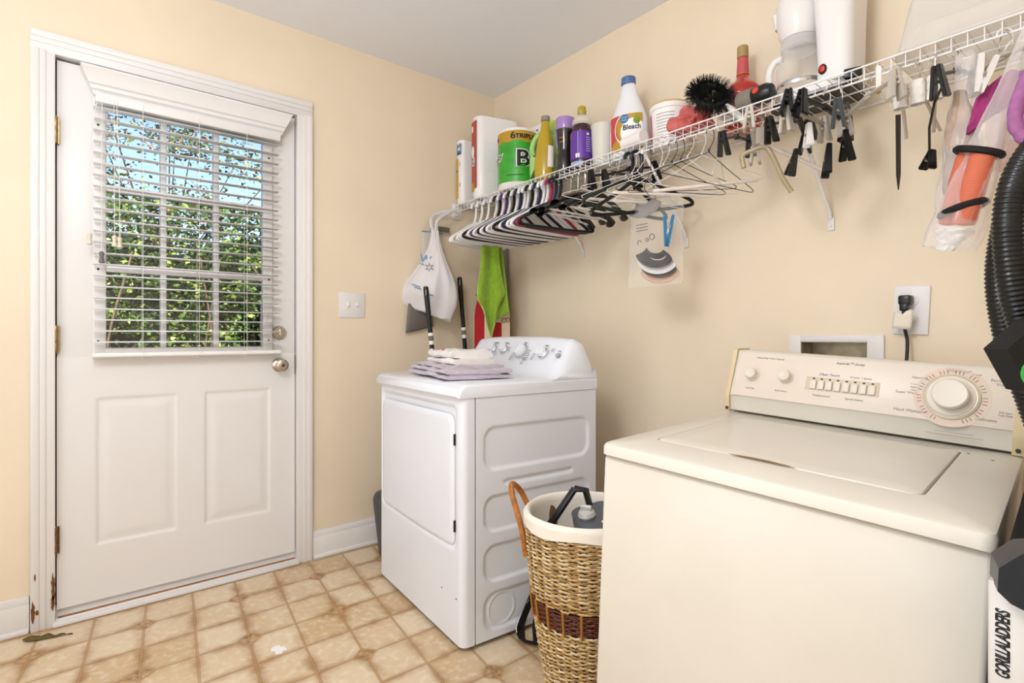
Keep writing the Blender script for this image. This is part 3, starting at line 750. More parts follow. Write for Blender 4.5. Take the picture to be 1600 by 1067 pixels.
# ------------------------------------------------------------------ things standing on the shelf
pp = mat('paper_white', '#f0ece9', .85, bump=.15, bscale=90)
film_w = mat('film_white', '#f2efee', .25)
def roundbox(b, x0, x1, y0, y1, z0, z1, r=.03, dome=.012):
    """a wrapped pack: rounded-rectangle footprint with softly domed ends"""
    prof = [(r * .5, 0), (.006, .003), (0, .016), (0, .3), (0, .7), (0, 1 - .02), (.008, 1 - .006), (r * .7, 1)]
    H_ = z1 - z0; rings = []
    for i, (ins, t) in enumerate(prof):
        z = z0 + (t if .1 < t < .9 else t) * H_ if i not in (1, 2) else z0 + t
        rings.append([(x, y, z) for x, y in rrect(x0 + ins, x1 - ins, y0 + ins, y1 - ins, max(.004, r - ins * .4), 8)])
    n_ = len(rings[0]); vs = [p for q in rings for p in q]; fs = []
    for i in range(len(rings) - 1):
        for k in range(n_): q = (k + 1) % n_; fs.append([i*n_+k, i*n_+q, (i+1)*n_+q, (i+1)*n_+k])
    fs += [list(range(n_))[::-1], [(len(rings)-1)*n_ + k for k in range(n_)]]
    b.add(vs, fs); return b
def facemx(x, y, z): return Mx((x, y, z), (1, 0, 0), (0, 0, 1))          # lettering facing -y
def plate(x0, x1, z0, z1, y, name, mt, parent, t=.0006, pts=None):
    b = MB(); b.prism(pts or rrect(x0, x1, z0, z1, min(.004, (x1-x0)*.3, (z1-z0)*.3), 4), t, Mx((0, y, 0), (1, 0, 0), (0, 0, 1)) @ Matrix.Translation((0, 0, 0)))
    return b.build(name, mt, parent, world=True)
def ellip(cx, cz, a, c, n=28): return [(cx + a * math.cos(2*PI*i/n), cz + c * math.sin(2*PI*i/n)) for i in range(n)]
red_l = mat('label_red', '#b23a33', .35); yel_l = mat('label_yellow', '#c9a03a', .4); blu_l = mat('label_blue', '#3c78ad', .35); wht_l = mat('label_white', '#f3f1ee', .4)
gold_l = mat('label_gold', '#b9912c', .35); grn_l = mat('label_green', '#35a32a', .28, var=.25, vscale=14, coat=.4)
# 1 plain bath tissue pack by the door wall
PA = thing('tissue_pack', 'tall white tissue pack with a yellow strip, nearest the door wall', 'paper pack', (.09, -.22, ZD))
roundbox(MB(), .008, .075, -.292, -.15, ZD, ZD + .375, .028).build('wrapper', film_w, PA, world=True)
plate(.016, .040, ZD + .035, ZD + .265, -.2925, 'yellow_strip', yel_l, PA); plate(.026, .066, ZD + .285, ZD + .348, -.2927, 'blue_label', blu_l, PA)
text('48', .034, wht_l, PA, MW[PA.name].inverted() @ facemx(.047, -.2935, ZD + .317), space=.85); text('BO', .020, ink_b, PA, MW[PA.name].inverted() @ facemx(.046, -.2935, ZD + .293)); text('10=', .013, wht_l, PA, MW[PA.name].inverted() @ facemx(.046, -.2935, ZD + .341))
for z_, m_ in ((.19, blu_l), (.165, mat('label_teal', '#6fb3a8', .4)), (.175, mat('label_orange', '#d28a4a', .4))): plate(.0165, .0395, ZD + z_, ZD + z_ + .008, -.2930, 'strip_print', m_, PA)
for z_ in (.10, .22): plate(.052, .056, ZD + z_, ZD + z_ + .022, -.2927, 'small_print', ink_b, PA)
# 2 large pack with the red front
PB = thing('paper_towel_pack', 'large white paper towel pack with a red front panel', 'paper pack', (.20, -.15, ZD))
roundbox(MB(), .140, .240, -.292, -.03, ZD, ZD + .455, .045).build('wrapper', film_w, PB, world=True)
plate(.140, .196, ZD + .055, ZD + .43, -.2926, 'red_panel', red_l, PB, pts=rrect(.158, .222, ZD + .055, ZD + .425, .006, 4))
plate(0, 0, 0, 0, -.2932, 'white_disc', wht_l, PB, pts=ellip(.178, ZD + .26, .017, .032)); plate(0, 0, 0, 0, -.2930, 'disc_rim', blu_l, PB, pts=ellip(.178, ZD + .26, .0195, .0355))
plate(0, 0, 0, 0, -.2932, 'white_oval', wht_l, PB, pts=ellip(.184, ZD + .205, .018, .026)); plate(0, 0, 0, 0, -.2936, 'blue_oval', mat('logo_blue', '#2f4f9a', .4), PB, pts=ellip(.184, ZD + .205, .013, .019))
plate(0, 0, 0, 0, -.2932, 'white_badge', wht_l, PB, pts=ellip(.172, ZD + .385, .010, .018)); plate(.160, .196, ZD + .04, ZD + .088, -.2931, 'yellow_tab', gold_l, PB)
text('R', .024, wht_l, PB, MW[PB.name].inverted() @ facemx(.184, -.294, ZD + .205), shear=.3, bold=.001)
sm = MB()
for z in (.15, .30): sm.bx(.2398, .2406, -.24, -.08, ZD + z, ZD + z + .0012)
sm.build('wrap_seam', mat('seam_grey', '#cfcac6', .5), PB, world=True)
PB.location = (.250, -.165, ZD); PB.rotation_euler = (0, 0, R(-13))
PC = thing('tissue_roll_pack', 'low white roll pack showing behind the green paper towel pack', 'paper pack', (.36, -.08, ZD))
roundbox(MB(), .345, .56, -.078, -.006, ZD, ZD + .385, .035).build('wrapper', film_w, PC, world=True)
for x, z in ((.40, .355), (.47, .36)): plate(x, x + .018, ZD + z - .014, ZD + z - .006, -.0786, 'small_print', ink, PC)
# 3 green paper-towel roll pack: a fat wrapped roll
bc = (.455, -.192); br_ = .078
PD = thing('paper_towel_roll', 'green and gold wrapped paper towel roll with a large black letter', 'paper towels', (*bc, ZD))
MB().lathe([(.03, .002), (.07, .0), (br_, .010), (br_ + .001, .10), (br_, .27), (br_ - .006, .285), (.05, .296), (.018, .297), (.018, .285), (0, .285)], (0, 0, 0), n=48).build('roll', pp, PD)
def wrapband(z0, z1, r, a0, a1, mt, nm, n=40, wob=0):
    b = MB()
    def f(u, v):
        a = R(a0 + (a1 - a0) * u); w = noise.noise(Vector((a * 3, v * 3, 5))) * wob
        return ((r + w) * math.cos(a), (r + w) * math.sin(a), z0 + (z1 - z0) * v)
    return b.grid(f, n, 14).build(nm, mt, PD)
wrapband(.030, .222, br_ + .0022, 150, 372, grn_l, 'green_wrap', wob=.0012); wrapband(.215, .268, br_ + .0022, 180, 372, gold_l, 'gold_band', wob=.0004); wrapband(.205, .268, br_ + .0026, 172, 206, blu_l, 'blue_corner', 10)
def curl(txt, size, mt, ang, z, rr, bold=0, name='lettering', shear=0, slope=0):
    def w(c):
        a = R(ang) + c.x / rr
        return Vector(((rr + c.z) * math.cos(a), (rr + c.z) * math.sin(a), z + c.y + slope * c.x))
    return text(txt, size, mt, PD, None, name, .0004, bold=bold, warp=w, shear=shear)
rw = br_ + .0045
curl('6', .036, ink_b, 232, .243, rw); curl('6', .044, ink_b, 290, .243, rw, .0006); curl('TRIPLE', .028, ink_b, 325, .240, rw, .0006); curl('B', .105, wht_l, 318, .135, rw - .0006, .006); curl('B', .105, ink_b, 318, .135, rw, .002)
curl('Bounty', .034, wht_l, 222, .145, rw - .0005, .004, slope=.25); curl('Bounty', .034, mat('dark_green_ink', '#20304a', .5), 222, .145, rw, .0006, slope=.25)
sunb = MB()
def sb(u, v): a = R(205 + 30 * u); return ((rw - .0012) * math.cos(a), (rw - .0012) * math.sin(a), .145 + .028 * (v * 2 - 1) * math.sin(PI * max(.02, min(.98, u))))
sunb.grid(sb, 12, 6).build('sun_mark', mat('label_sun', '#e2a52c', .4), PD)
wrapband(.058, .062, br_ + .0036, 270, 320, mat('dark_green_print', '#1d5a1c', .6), 'small_print', 8); curl('1.1', .016, wht_l, 200, .055, rw)
PD.scale = (1.33, 1.33, 1.09); PD.rotation_euler = (0, 0, R(16))
# 4 light green jug with moulded handle
JG = thing('detergent_jug', 'light green plastic jug with a loop handle and green cap', 'bottle', (.640, -.170, ZD), (0, 0, R(38))); JG.scale = (1.15, 1.1, 1.18)
lg = mat('lime_plastic', '#a6d67a', .3, coat=.3, var=.12, vscale=9); lg2 = mat('lime_cap', '#b8dd6a', .3)
def jug(b, outline, depth, hole=None, n=3):
    """flat-sided bottle: outline in (x,z), rounded over the thickness"""
    N = len(outline); cx = sum(p[0] for p in outline) / N; cz = sum(p[1] for p in outline) / N; rings = []
    for t in (-1, -.92, -.7, 0, .7, .92, 1):
        ins = {1: .020, .92: .007, .7: .002, 0: 0}[abs(t)]
        q = []
        for i in range(N):
            a, c, d = Vector(outline[i-1]), Vector(outline[i]), Vector(outline[(i+1) % N]); nrm = Vector((-(d - a).y, (d - a).x)).normalized()
            q.append((c.x + nrm.x * ins, t * depth / 2, c.y + nrm.y * ins))
        rings.append(q)
    vs = [p for r0 in rings for p in r0]; fs = []
    for i in range(len(rings) - 1):
        for k in range(N): q = (k + 1) % N; fs.append([i*N+k, i*N+q, (i+1)*N+q, (i+1)*N+k])
    fs += [list(range(N))[::-1], [(len(rings)-1)*N + k for k in range(N)]]
    b.add(vs, fs); return b
b = MB()
body = spline([(-.055, .004), (.055, .004), (.062, .02), (.062, .15), (.055, .195), (.03, .222), (.012, .21), (.0, .16), (-.02, .135), (-.058, .13), (-.066, .08), (-.062, .02)], 5, True)
jug(b, [(p.x, p.y) for p in body], .085)
b.tube(spline([(.018, 0, .212), (-.010, 0, .222), (-.040, 0, .205), (-.056, 0, .165), (-.052, 0, .125)], 6), [.013] * 25, 12)
b.lathe([(.022, .20), (.022, .235), (.024, .236)], (.034, 0, 0), n=20)
b.build('jug', lg, JG); MB().lathe([(.024, .228), (.025, .232), (.024, .27), (.020, .273), (0, .273)], (.034, 0, 0), n=24).build('cap', lg2, JG)
# 5 tall yellow cleaner bottle
YB = thing('cleaner_bottle', 'tall yellow cleaner bottle with a grey cap, in front of the lime jug', 'bottle', (.712, -.246, ZD), (0, R(2), R(35))); YB.scale = (1, 1, 1.13)
yl_p = mat('yellow_liquid', '#b79a17', .2, coat=.5, var=.08, vscale=12)
b = MB(); rows = [(.0, .036), (.004, .042), (.02, .045), (.06, .046), (.10, .044), (.15, .038), (.19, .0315), (.215, .0225), (.235, .020), (.25, .0195)]
b.lathe([(r, z) for z, r in rows], n=28, sx=1.0, sy=.62); b.build('bottle', yl_p, YB)
MB().lathe([(.0215, .25), (.0215, .268), (.019, .2705), (0, .2705)], n=22).build('cap', mat('grey_cap', '#8c887f', .4), YB)
b = MB()
def yl(u, v): a = R(-60 + 55 * u); z = .05 + .09 * v; r = .0475; return (r * math.cos(a), r * .62 * math.sin(a) - .0006, z)
b.grid(yl, 10, 8).build('white_label', wht_l, YB)
# 6 dark bottle with lilac top
DB = thing('scent_booster_bottle', 'dark brown bottle with a lilac measuring cap', 'bottle', (.815, -.205, ZD), (0, R(1), 0))
MB().lathe([(.030, .002), (.038, 0), (.041, .006), (.040, .10), (.034, .112), (.036, .125), (.044, .19), (.046, .215), (.040, .222), (.036, .222)], n=32).build('bottle', mat('dark_brown_gloss', '#221a15', .15, coat=.6), DB)
MB().lathe([(.044, .214), (.046, .218), (.045, .262), (.043, .272), (.0405, .268), (.040, .25), (0, .246)], n=32).build('cap', mat('lilac', '#a583c4', .25, coat=.3), DB)
def band(P, r, z0, z1, a0, a1, mt, nm, n=16, r2=None):
    b = MB()
    def f(u, v): a = R(a0 + (a1 - a0) * u); q = r + ((r2 or r) - r) * v; return (q * math.cos(a), q * math.sin(a), z0 + (z1 - z0) * v)
    return b.grid(f, n, 8).build(nm, mt, P)
band(DB, .0376, .128, .215, 238, 258, mat('lilac_print', '#8f78c9', .4), 'lilac_stripe', r2=.0475)
for z in (.15, .17): band(DB, .0425 + (z - .15) * .1, z, z + .003, 280, 305, gold_l, 'gold_print')
for k in range(5): band(DB, .0412, .015 + k * .018, .027 + k * .018, 205, 228, wht_l, 'white_print')
# 7 purple cleaner with clear neck and yellow cap
PU = thing('purple_cleaner_bottle', 'purple cleaner bottle with clear neck and yellow-green cap', 'bottle', (.922, -.200, ZD), (0, 0, R(20))); PU.scale = (1.08, 1.08, 1.02)
pl_liq = mat('dark_purple_liquid', '#35101f', .12, coat=.6)
MB().lathe([(.040, 0), (.047, .005), (.048, .03), (.047, .16), (.046, .168), (.043, .172), (.044, .180), (.041, .186), (.042, .194), (.036, .205)], n=32).build('bottle', pl_liq, PU)
MB().lathe([(.036, .205), (.043, .212), (.040, .226), (.028, .243), (.0155, .252), (.0155, .262)], n=32).build('clear_neck', clear_film('clear_bottle', (.95, .9, .8), .30, .05), PU)
MB().lathe([(.018, .258), (.019, .262), (.019, .272), (.0172, .274), (.0172, .287), (.015, .290), (0, .290)], n=24).build('cap', mat('olive_cap', '#b3a034', .35), PU)
band(PU, .0488, .045, .168, 170, 360, mat('purple_label', '#5e2f9a', .3, coat=.3), 'label', 36)
band(PU, .0492, .052, .165, 272, 276, mat('lilac_line', '#a48fd0', .4), 'label_line', 4); band(PU, .0492, .050, .068, 262, 282, wht_l, 'white_square', 6)
band(PU, .0486, .012, .034, 225, 300, mat('print_lines', '#9fb0d8', .4), 'lower_print'); band(PU, .0492, .14, .155, 215, 226, mat('orange_spot', '#d98d2a', .4), 'orange_spot', 6)
for k in range(7): band(PU, .0493, .075 + k * .010, .080 + k * .010, 315, 345, mat('lilac_line', '#a48fd0', .4), 'label_print', 6)
band(PU, .0493, .148, .158, 318, 330, wht_l, 'white_dot', 6)
# 8 frosted tub
FT = thing('frosted_tub', 'frosted white plastic tub between purple bottle and bleach jug', 'tub', (1.022, -.170, ZD)); FT.scale = (.76, .76, .93)
MB().lathe([(.050, 0), (.058, .004), (.063, .09), (.068, .185), (.071, .190), (.071, .200), (.067, .203), (0, .203)], n=36).build('tub', mat('frosted', '#e6e2d6', .4, trans=.15), FT)
# 9 bleach jug
BJ = thing('bleach_jug', 'big white bleach jug with blue cap and red-gold label', 'bottle', (1.165, -.160, ZD), (0, R(-1), R(14)))
bw = mat('bleach_white', '#e9eaee', .35)
jb = [(0, .088), (.004, .096), (.02, .099), (.12, .0985), (.16, .094), (.20, .080), (.24, .062), (.28, .044), (.30, .037), (.315, .031), (.325, .0275)]
b = MB()
b.lathe([(r * .87 if z < .29 else r, z) for z, r in jb], n=40, sx=1, sy=.68); b.build('jug', bw, BJ)
MB().lathe([(.030, .322), (.0315, .326), (.0305, .350), (.026, .353), (0, .353)], n=28).build('cap', mat('cap_blue', '#4f6f9f', .35), BJ)
def wrapf(ry, sx=.0865):
    def w(ang0, z0, extra=.0012):
        def f(c):
            a = R(ang0) + c.x / sx
            return Vector(((sx + extra) * math.cos(a), (sx * .68 + extra) * math.sin(a), z0 + c.y))
        return f
    return w
def blab(poly, mt, nm, ang0, z0, ex):
    b = MB(); n_ = 14
    (x0, x1, y0, y1) = poly
    def f(u, v): return wrapf(0)(ang0, z0, ex)(Vector((x0 + (x1-x0)*u, y0 + (y1-y0)*v, 0)))
    return b.grid(f, n_, 8).build(nm, mt, BJ)
blab((-.07, .09, -.075, .075), gold_l, 'label', 268, .1, .0010)
def arcpatch(nm, mt, c, r0, r1, a0, a1, ex):
    b = MB()
    def f(u, v):
        a = R(a0 + (a1-a0)*u); r = r0 + (r1-r0)*v
        x = max(-.07, min(.09, c[0] + r*math.cos(a))); y = max(-.075, min(.075, c[1] + r*math.sin(a)))
        return wrapf(0)(268, .1, ex)(Vector((x, y, 0)))
    return b.grid(f, 30, 8).build(nm, mt, BJ)
arcpatch('red_swirl', mat('label_crimson', '#c8404c', .35), (.03, .02), .062, .16, 60, 215, .0016); arcpatch('white_swirl', wht_l, (.045, .0), .0, .055, 0, 360, .0020); arcpatch('white_arc', wht_l, (.035, .015), .070, .074, 110, 235, .0022)
arcpatch('green_leaf', mat('label_leaf', '#7f9a2f', .4), (.062, .045), 0, .016, 0, 360, .0024)
arcpatch('blue_badge', blu_l, (.008, .056), 0, .019, 0, 360, .0026)
def jt(t_, s, mt, x, z, bold=0):
    f0 = wrapf(0)(268, .1, .0032)
    text(t_, s, mt, BJ, None, 'lettering', .0002, bold=bold, warp=lambda c: f0(Vector((c.x + x, c.y + z, 0))))
jt('Great\nValue', .011, wht_l, .008, .056); jt('Bleach', .030, mat('navy_ink2', '#1c2456', .5), .040, .018, .0006); jt('Lemon', .010, mat('leaf_ink', '#4d6a1c', .5), .062, .040); jt('5', .014, wht_l, -.05, -.058)
# 10 small roll lying in front of the bleach
RL = thing('bag_roll', 'small white plastic bag roll lying on the shelf edge before the bleach', 'bag roll', (1.268, -.262, ZD), (0, 0, R(-8)))
b = MB()
b.lathe([(.006, 0), (.026, .0005), (.0285, .003), (.029, .05), (.029, .107), (.026, .110), (0, .110)], (-.055, 0, .0292), (1, 0, 0), 26); b.build('roll', mat('roll_white', '#ebe4e2', .5, bump=.2, bscale=60), RL)
MB().lathe([(.0055, 0), (.0055, .003), (0, .003)], (-.0562, 0, .0292), (1, 0, 0), 12).build('core_end', mat('dark_core', '#7a736d', .6), RL)
# 11 white bucket with golden lid
BK = thing('powder_bucket', 'white plastic tub with small print and a tan lid', 'tub', (1.345, -.13, ZD))
MB().lathe([(.064, 0), (.070, .004), (.074, .10), (.077, .148), (.081, .150), (.081, .168), (.077, .170), (.074, .166), (0, .166)], n=40).build('tub', mat('tub_white', '#f0ecea', .35), BK)
MB().lathe([(.0785, .166), (.080, .172), (.074, .178), (0, .179)], n=40).build('lid', mat('tan_lid', '#cfae6b', .5), BK)
for k in range(9): band(BK, .0755 + .0003 * k, .030 + k * .012,   .0315 + k * .012, 262, 318, ink if k else red_ink, 'small_print', r2=.0756 + .0003 * k)
band(BK, .0712, .01, .14, 218, 236, mat('label_pink', '#d6447c', .4), 'pink_edge', r2=.0768)
# 12 crumpled coral cloth glove
CG = thing('rubber_glove', 'crumpled coral rubber glove on the shelf edge', 'glove', (1.510, -.232, ZD), (0, 0, R(-6))); CG.scale = (.92, .92, .88)
cor = mat('coral_rubber', '#c4605c', .5, var=.12, vscale=20)
b = MB()
def gl_(u, v):
    th = 2 * PI * u; ph = PI * v; d = Vector((math.sin(ph) * math.cos(th), math.sin(ph) * math.sin(th), math.cos(ph)))
    k = 1 + .42 * noise.noise(d * 2.1 + Vector((3, 1, 4))) + .22 * noise.noise(d * 5 + Vector((7, 0, 1)))
    return (d.x * .078 * k, d.y * .048 * k, max(.0, .046 + d.z * .056 * k))
b.grid(gl_, 48, 26, cu=True).build('palm', cor, CG)
for i, (a, l_) in enumerate(((-6, .06), (10, .05), (26, .045), (-22, .042))):
    d = Vector((math.cos(R(a)), math.sin(R(a)), 0)); MB().tube([d * .04 + Vector((0, 0, .018)), d * (.04 + l_ * .4) + Vector((0, 0, .020)), d * (.04 + l_ * .8) + Vector((0, 0, .014)), d * (.045 + l_) + Vector((0, 0, .011))], [.012, .0125, .011, .005], 10).build('finger', cor, CG)
cuff = MB()
def cf(u, v): a = 2 * PI * u; rr = (.026 + .008 * v) * (1 + .25 * noise.noise(Vector((math.cos(a) * 1.5, math.sin(a) * 1.5, v)))); return (-.02 - .045 * v + .012 * math.cos(a), -.028 + rr * math.cos(a) * .7 - .01 * v, .040 + rr * math.sin(a))
cuff.grid(cf, 30, 8, cu=True).build('cuff', cor, CG, solid=.0015)
# 13 round black bristle brush
BRU = thing('bristle_brush', 'round black bristle brush with a white tip handle, resting on the front rail', 'brush', (1.622, -.296, ZS + .082), (R(72), R(28), R(30))); BRU.scale = (1.3, 1.3, 1.3)
b = MB(); rr_ = random.Random(9); loop = .040
bl_ = MB()
for i in range(2600):
    a = rr_.uniform(0, 2 * PI); ph = rr_.uniform(0, 2 * PI); L_ = rr_.uniform(.024, .032)
    c = Vector((math.cos(a) * loop, math.sin(a) * loop * .78, 0)); d = (Vector((math.cos(a), math.sin(a), 0)) * math.cos(ph) + Vector((0, 0, 1)) * math.sin(ph))
    d = (d + Vector((rr_.uniform(-.15, .15), rr_.uniform(-.15, .15), rr_.uniform(-.15, .15)))).normalized()
    e = d.orthogonal().normalized() * .0006; bl_.add([c - e, c + e, c + e * .7 + d * L_, c - e * .7 + d * L_], [[0, 1, 2, 3]])
o_ = bl_.build('bristles', blk_m, BRU, weld=False); o_['kind'] = 'stuff'
MB().tube([(math.cos(2*PI*i/32) * loop, math.sin(2*PI*i/32) * loop * .78, 0) for i in range(32)], .010, 8, True).build('wire_core', blk_m, BRU)
MB().tube([(.05, -.01, 0), (.075, -.02, 0), (.115, -.038, 0)], [.006, .010, .009], 12).build('handle', mat('brush_handle', '#d9d6d0', .4), BRU)
# 14 red liqueur bottle
RB = thing('red_bottle', 'red liquid bottle with a tan cap and pink neck label', 'bottle', (1.632, -.092, ZD)); RB.scale = (1, 1, 1.13)
MB().lathe([(.056, 0), (.062, .004), (.063, .02), (.063, .115), (.060, .135), (.046, .152), (.027, .165), (.021, .18), (.0175, .235), (.0175, .25)], n=40).build('bottle', mat('red_liquid', '#b8261f', .08, coat=.7, var=.12, vscale=9), RB)
MB().lathe([(.0195, .240), (.020, .244), (.0195, .275), (.017, .278), (0, .278)], n=24).build('cap', mat('tan_cap', '#a98f5a', .45), RB)
band(RB, .0218, .185, .238, 0, 360, mat('label_rose', '#c4565c', .5), 'neck_label', 30, r2=.0186); band(RB, .0225, .183, .186, 0, 360, gold_l, 'neck_gold', 24)
band(RB, .0636, .11, .112, 248, 290, mat('cream_line', '#e7d6a8', .5), 'label_edge', 12); band(RB, .0636, .03, .112, 288, 290, mat('cream_line', '#e7d6a8', .5), 'label_edge', 3); band(RB, .0636, .012, .05, 235, 290, mat('cream_label', '#d9c69a', .6), 'lower_label')
# 15 hand vacuum cup / black gadget
GD = thing('handheld_gadget', 'small grey and black handheld gadget with a red button', 'gadget', (1.748, -.260, ZD), (0, 0, R(-4)))
MB().lathe([(.012, -.045), (.030, -.040), (.034, -.03), (.034, .012), (.030, .016)], (0, 0, .0345), (1, .0, 0), 28).build('grey_cup', mat('warm_grey', '#7d776c', .45), GD)
MB().lathe([(.030, .014), (.0325, .018), (.031, .06), (.024, .075), (0, .078)], (0, 0, .0345), (1, 0, 0), 28).build('black_body', blk, GD)
MB().lathe([(.011, 0), (.010, .003), (0, .004)], (.034, -.031, .042), (0, -1, .25), 18).build('red_button', mat('button_red', '#c8442f', .35), GD)
TL = thing('scrub_pad', 'blue and grey scrub brush lying flat behind the front rail', 'scrub brush', (1.690, -.198, ZD), (0, 0, R(10))); TL.scale = (.72, .72, .72)
MB().lathe([(.03, 0), (.038, .004), (.036, .012), (0, .014)], n=26, sx=1.5).build('pad', mat('teal_pad', '#1f6f86', .7, var=.3, vscale=60, bump=.6, bscale=160), TL)
MB().box((0, 0, .020), (.05, .02, .012), None, .005).build('grip', mat('warm_grey', '#7d776c', .45), TL)
MB().tube([(-.05, -.02, .012), (-.095, -.045, .022)], [.012, .014], 12).build('pale_tip', mat('pale_tip', '#d5d2cc', .4), TL)
# 16 coffee maker
CF = thing('coffee_maker', 'white coffee maker with glass carafe and red switch', 'coffee maker', (1.93, -.135, ZD), (0, 0, R(0)))
cw = mat('appliance_white', '#eae6e4', .22)
b = MB(); jug(b, [(p.x, p.y) for p in spline([(-.02, .001), (.10, .001), (.105, .012), (.10, .016), (-.02, .016)], 3, True)], .15)
b = MB(); b.prism(rrect(-.155, .105, -.082, .082, .05, 8), .012, Matrix.Translation((0, 0, .0))); b.build('base_plate', blk, CF)
b = MB(); b.prism(rrect(-.15, .09, -.08, .08, .075, 10), .028, Matrix.Translation((0, 0, .0121))); b.build('warming_base', cw, CF)
b = MB(); secs = [(.030, -.004, .100, .078, .03), (.10, -.004, .098, .077, .035), (.22, -.010, .100, .078, .035), (.34, -.018, .104, .080, .035), (.36, -.016, .10, .076, .034)]
rings = [[(x, y, z) for x, y in rrect(a, c, -w, w, r, 8)] for z, a, c, w, r in secs]; n_ = len(rings[0]); fs = []
for i in range(len(rings) - 1):
    for k in range(n_): q = (k + 1) % n_; fs.append([i*n_+k, i*n_+q, (i+1)*n_+q, (i+1)*n_+k])
fs += [list(range(n_))[::-1], [(len(rings)-1)*n_ + k for k in range(n_)]]
b.add([p for q in rings for p in q], fs).build('water_tank', cw, CF, sharp=40)
b = MB(); b.lathe([(.040, .225), (.056, .230), (.064, .250), (.070, .29), (.072, .35), (.068, .36), (0, .362)], (-.078, 0, 0), n=40).build('filter_basket', cw, CF)
MB().lathe([(.052, .19), (.058, .195), (.058, .226), (.050, .230)], (-.078, 0, 0), n=40, caps=False).build('carafe_collar', clear_film('clear_grey', (.85, .82, .82), .45, .08), CF)
cg = clear_film('carafe_glass', (.93, .93, .93), .10, .03)
car = MB().lathe([(.05, .0412), (.062, .044), (.070, .07), (.0715, .11), (.069, .145), (.060, .172), (.055, .186), (.056, .194)], (-.078, 0, 0), n=44, caps=False).build('carafe', cg, CF)
MB().lathe([(.0705, .066), (.0712, .07), (.0712, .076), (.0705, .08)], (-.078, 0, 0), n=44, caps=False).build('carafe_band', mat('steel_band', '#cfcfcf', .2, metal=1), CF)
MB().tube(spline([(-.128, -.012, .182), (-.155, -.012, .180), (-.174, -.012, .150), (-.174, -.012, .095), (-.160, -.012, .060)], 6), [.009] * 25, 12, flat=1.4).build('carafe_handle', cw, CF)
MB().lathe([(.02, .345), (.03, .335), (.016, .29)], (-.148, 0, 0), n=14, sx=.6).build('lid_tab', cw, CF)
MB().lathe([(.0155, 0), (.0155, .003), (.0125, .005), (.0118, .0035)], (.022, -.0782, .070), (0, -1, 0), 30, sx=.78).build('switch_bezel', blk, CF)
MB().lathe([(.0112, .0025), (.0100, .0065), (0, .008)], (.022, -.0785, .070), (0, -1, 0), 26, sx=.8).build('red_switch', mat('switch_red', '#c01f1c', .25, coat=.4), CF)
MB().box((.098, -.06, .035), (.05, .02, .03), (0, 0, R(20)), .006).build('cord_exit', blk, CF)
# 17 clear plastic bin, upside down
CB = thing('clear_bin', 'translucent plastic storage bin standing upside down, with a barcode sticker', 'storage bin', (2.405, -.150, ZD))
cbm = clear_film('bin_plastic', (.90, .86, .82), .22, .25)
b = MB(); rings = [[(x, y, z) for x, y in rrect(-a, a, -c, c, r, 8)] for a, c, z, r in ((.252, .142, .0, .04), (.252, .142, .010, .04), (.246, .138, .014, .04), (.236, .130, .07, .04), (.222, .118, .150, .04), (.212, .108, .163, .035), (.196, .092, .168, .03))]
n_ = len(rings[0]); fs = [[(len(rings)-1)*n_ + k for k in range(n_)]]
for i in range(len(rings) - 1):
    for k in range(n_): q = (k + 1) % n_; fs.append([i*n_+k, i*n_+q, (i+1)*n_+q, (i+1)*n_+k])
b.add([p for q in rings for p in q], fs).build('bin', cbm, CB, solid=.0015)
fy_ = Vector((0, .012, .080)).normalized()
bar = MB(); xx = -.03
for i in range(22):
    w_ = (.0012, .0024, .0018, .0036)[(i * 7) % 4]; bar.box((xx, -.1262, .098), (w_, .0008, .026), Mx((0, 0, 0), (1, 0, 0), fy_).to_3x3() @ Matrix(((1, 0, 0), (0, 0, 1), (0, -1, 0)))); xx += w_ + (.0012, .002)[(i * 5) % 2]
bar.build('barcode', ink_b, CB)
# ------------------------------------------------------------------ hangers on the shelf's lower front rail
YR, ZR = YF - .001, ZS - .038 + .0030                     # top of the lower rail
def hook_pts(r=.0175, shaft=.10, tr=.0048):
    c = (0, -r + tr)
    pts = [(r * math.cos(R(a)), 0, c[1] + r * math.sin(R(a))) for a in range(200, -1, -20)]
    return pts + [(r, 0, c[1] - .02), (r * .75, 0, -shaft * .62), (0.0, 0, -shaft)]
def tubular(mt, tr=.0072, w=.205, z1=-.225, shaft=.105):
    b = MB(); hp_ = spline(hook_pts(.0205, shaft, tr), 4); b.tube(hp_, tr, 8)
    body = [(0, 0, -shaft), (w * .5, 0, -shaft - .048), (w * .9, 0, z1 + .03), (w, 0, z1 + .010), (w * .93, 0, z1), (w * .5, 0, z1 - .004), (-w * .5, 0, z1 - .004), (-w * .93, 0, z1), (-w, 0, z1 + .010), (-w * .9, 0, z1 + .03), (-w * .5, 0, -shaft - .048)]
    b.tube(spline(body, 5, True), tr, 8, True); return b
wp = mat('hanger_white', '#ecebea', .3); np_ = mat('hanger_navy', '#1a2148', .28); bp_ = mat('hanger_black', '#121314', .28); pp_ = mat('hanger_purple', '#5b2a6b', .28); gp_ = mat('hanger_dark_green', '#16261f', .28); mg_ = mat('hanger_red', '#a3264a', .3)
_proto = {}
def put_tubular(x, kind, yaw, label, group, tilt=0, sc=1):
    m_ = {'W': wp, 'N': np_, 'B': bp_, 'P': pp_, 'G': gp_, 'R': mg_}[kind]
    if kind not in _proto:
        o = tubular(m_).build('plastic_hanger', m_); _proto[kind] = o
    else: o = _proto[kind].copy(); COL.objects.link(o)
    o.location = (x, YR, ZR + .0005); o.rotation_euler = (0, R(tilt), R(90 + yaw)); o.scale = (sc, 1, 1)
    return tag(o, label, 'hanger', group)
